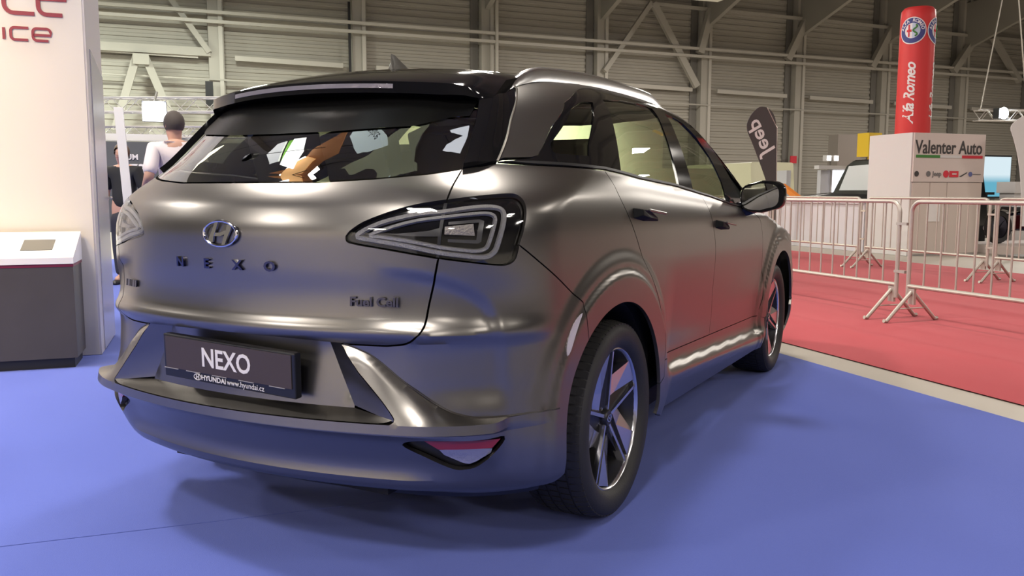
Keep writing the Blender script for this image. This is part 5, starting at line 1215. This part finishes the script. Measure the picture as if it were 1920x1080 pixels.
hung('hanging_sign', [(-4.15, -1.05), (-3.2, -1.12), (-3.2, -.30), (-2.67, .18), (-2.39, -.72), (-2.89, -1.45)], 6.3, glow('sign_brown_glow', (.42, .17, .06), 1.1), 'brown and orange backlit poster hung above the grey car')
hung('hanging_sign', [(-3.7, -1.30), (-3.0, -1.32), (-2.85, -.9), (-3.15, -.7), (-3.6, -1.1)], 6.22, glow('sign_orange_glow', (1, .55, .22), 3.2), 'orange glowing field hung above the grey car')
e_, c_ = hung('hanging_sign', [(-2.28, -.12), (-2.34, .24), (-1.91, .10), (-.67, -.52), (-1.51, -.75)], 6.0, glow('sign_pale_glow', (.80, .92, .86), 2.4), 'pale banner lettered autopalace hung above the grey car')
text_mesh('lettering', 'autopalace', .24, DGREY, e_, Matrix.Translation((.1, .05, -.004)) @ Matrix.Rotation(math.pi, 4, 'X') @ Matrix.Rotation(R(28), 4, 'Z'), .001)
hung('hanging_sign', [(.92, -.13), (1.03, -.16), (1.65, -.06), (1.34, .16)], 6.0, glow('sign_cool_glow', (.92, .94, 1), 5.0), 'cool white light panel hung right above the grey car')
hung('hanging_sign', [(-9.5, 1.40), (-8.67, 1.0), (-7.0, 1.55), (-7.9, 1.75)], 6.0, glow('sign_warm_glow', (1, .93, .70), 5.0), 'long warm light panel hung left of the grey car')
hung('hanging_sign', [(-2.3, -1.4), (-.9, -1.0), (.16, -.5), (.1, -.1), (-.3, .36), (-1.6, -.9)], 7.0, glow('olive_fill_glow', (.30, .31, .20), 1.9), 'dull olive panel added to brighten the rear window reflection')  # olive panel added so the rear window reflects a greenish tone
bwall = MB().box((-6.5, -8.2, .006), (2.2, -8.0, 2.8)).build('viewer_side_wall', mat('stand_cream', (.8, .74, .66))); tag(bwall, 'cream wall added behind the viewer for the door mirror to reflect', 'stand wall')  # unseen wall added so the mirror glass reflects cream
fill_flood((-1.5, -5.2, 4.6), (-1.8, -8.0, 1.1), 260, 1.0, (1, .86, .62), 'fill light added to brighten the cream wall behind the viewer')  # added lamp, brightens the wall that the mirror reflects
# warm stand spotlights that wash the cream wall at the left edge
for (u, v, z, pw_, c) in ((-2.2, 4.6, 3.0, 24, (1, .68, .26)), (-1.5, 5.2, 3.9, 3, (1, .97, 1))):
    e = empty('stand_spotlight', hp(u, v, z), 0, 'warm stand spotlight aimed at the cream wall' if c[2] < .9 else 'white stand spotlight aimed at the lettering on the cream wall', 'spotlight')
    l = hall_light('spot_light', hvec(u, v, z-.03), pw_, .25, c, hvec(u+.3, 6.57, .9 if c[2] < .9 else 2.5), spread=R(100)); wchild(l, e)
    MB().lathe([(0, .16), (.10, .14), (.12, 0), (.13, 0), (.11, .16), (0, .18)], 16, 'z').build('lamp_can', SATBLK, e, smooth=True)
    MB().tube([(0, 0, .16), (0, 0, 12.55-z)], .012, 6).build('cord', SATBLK, e)
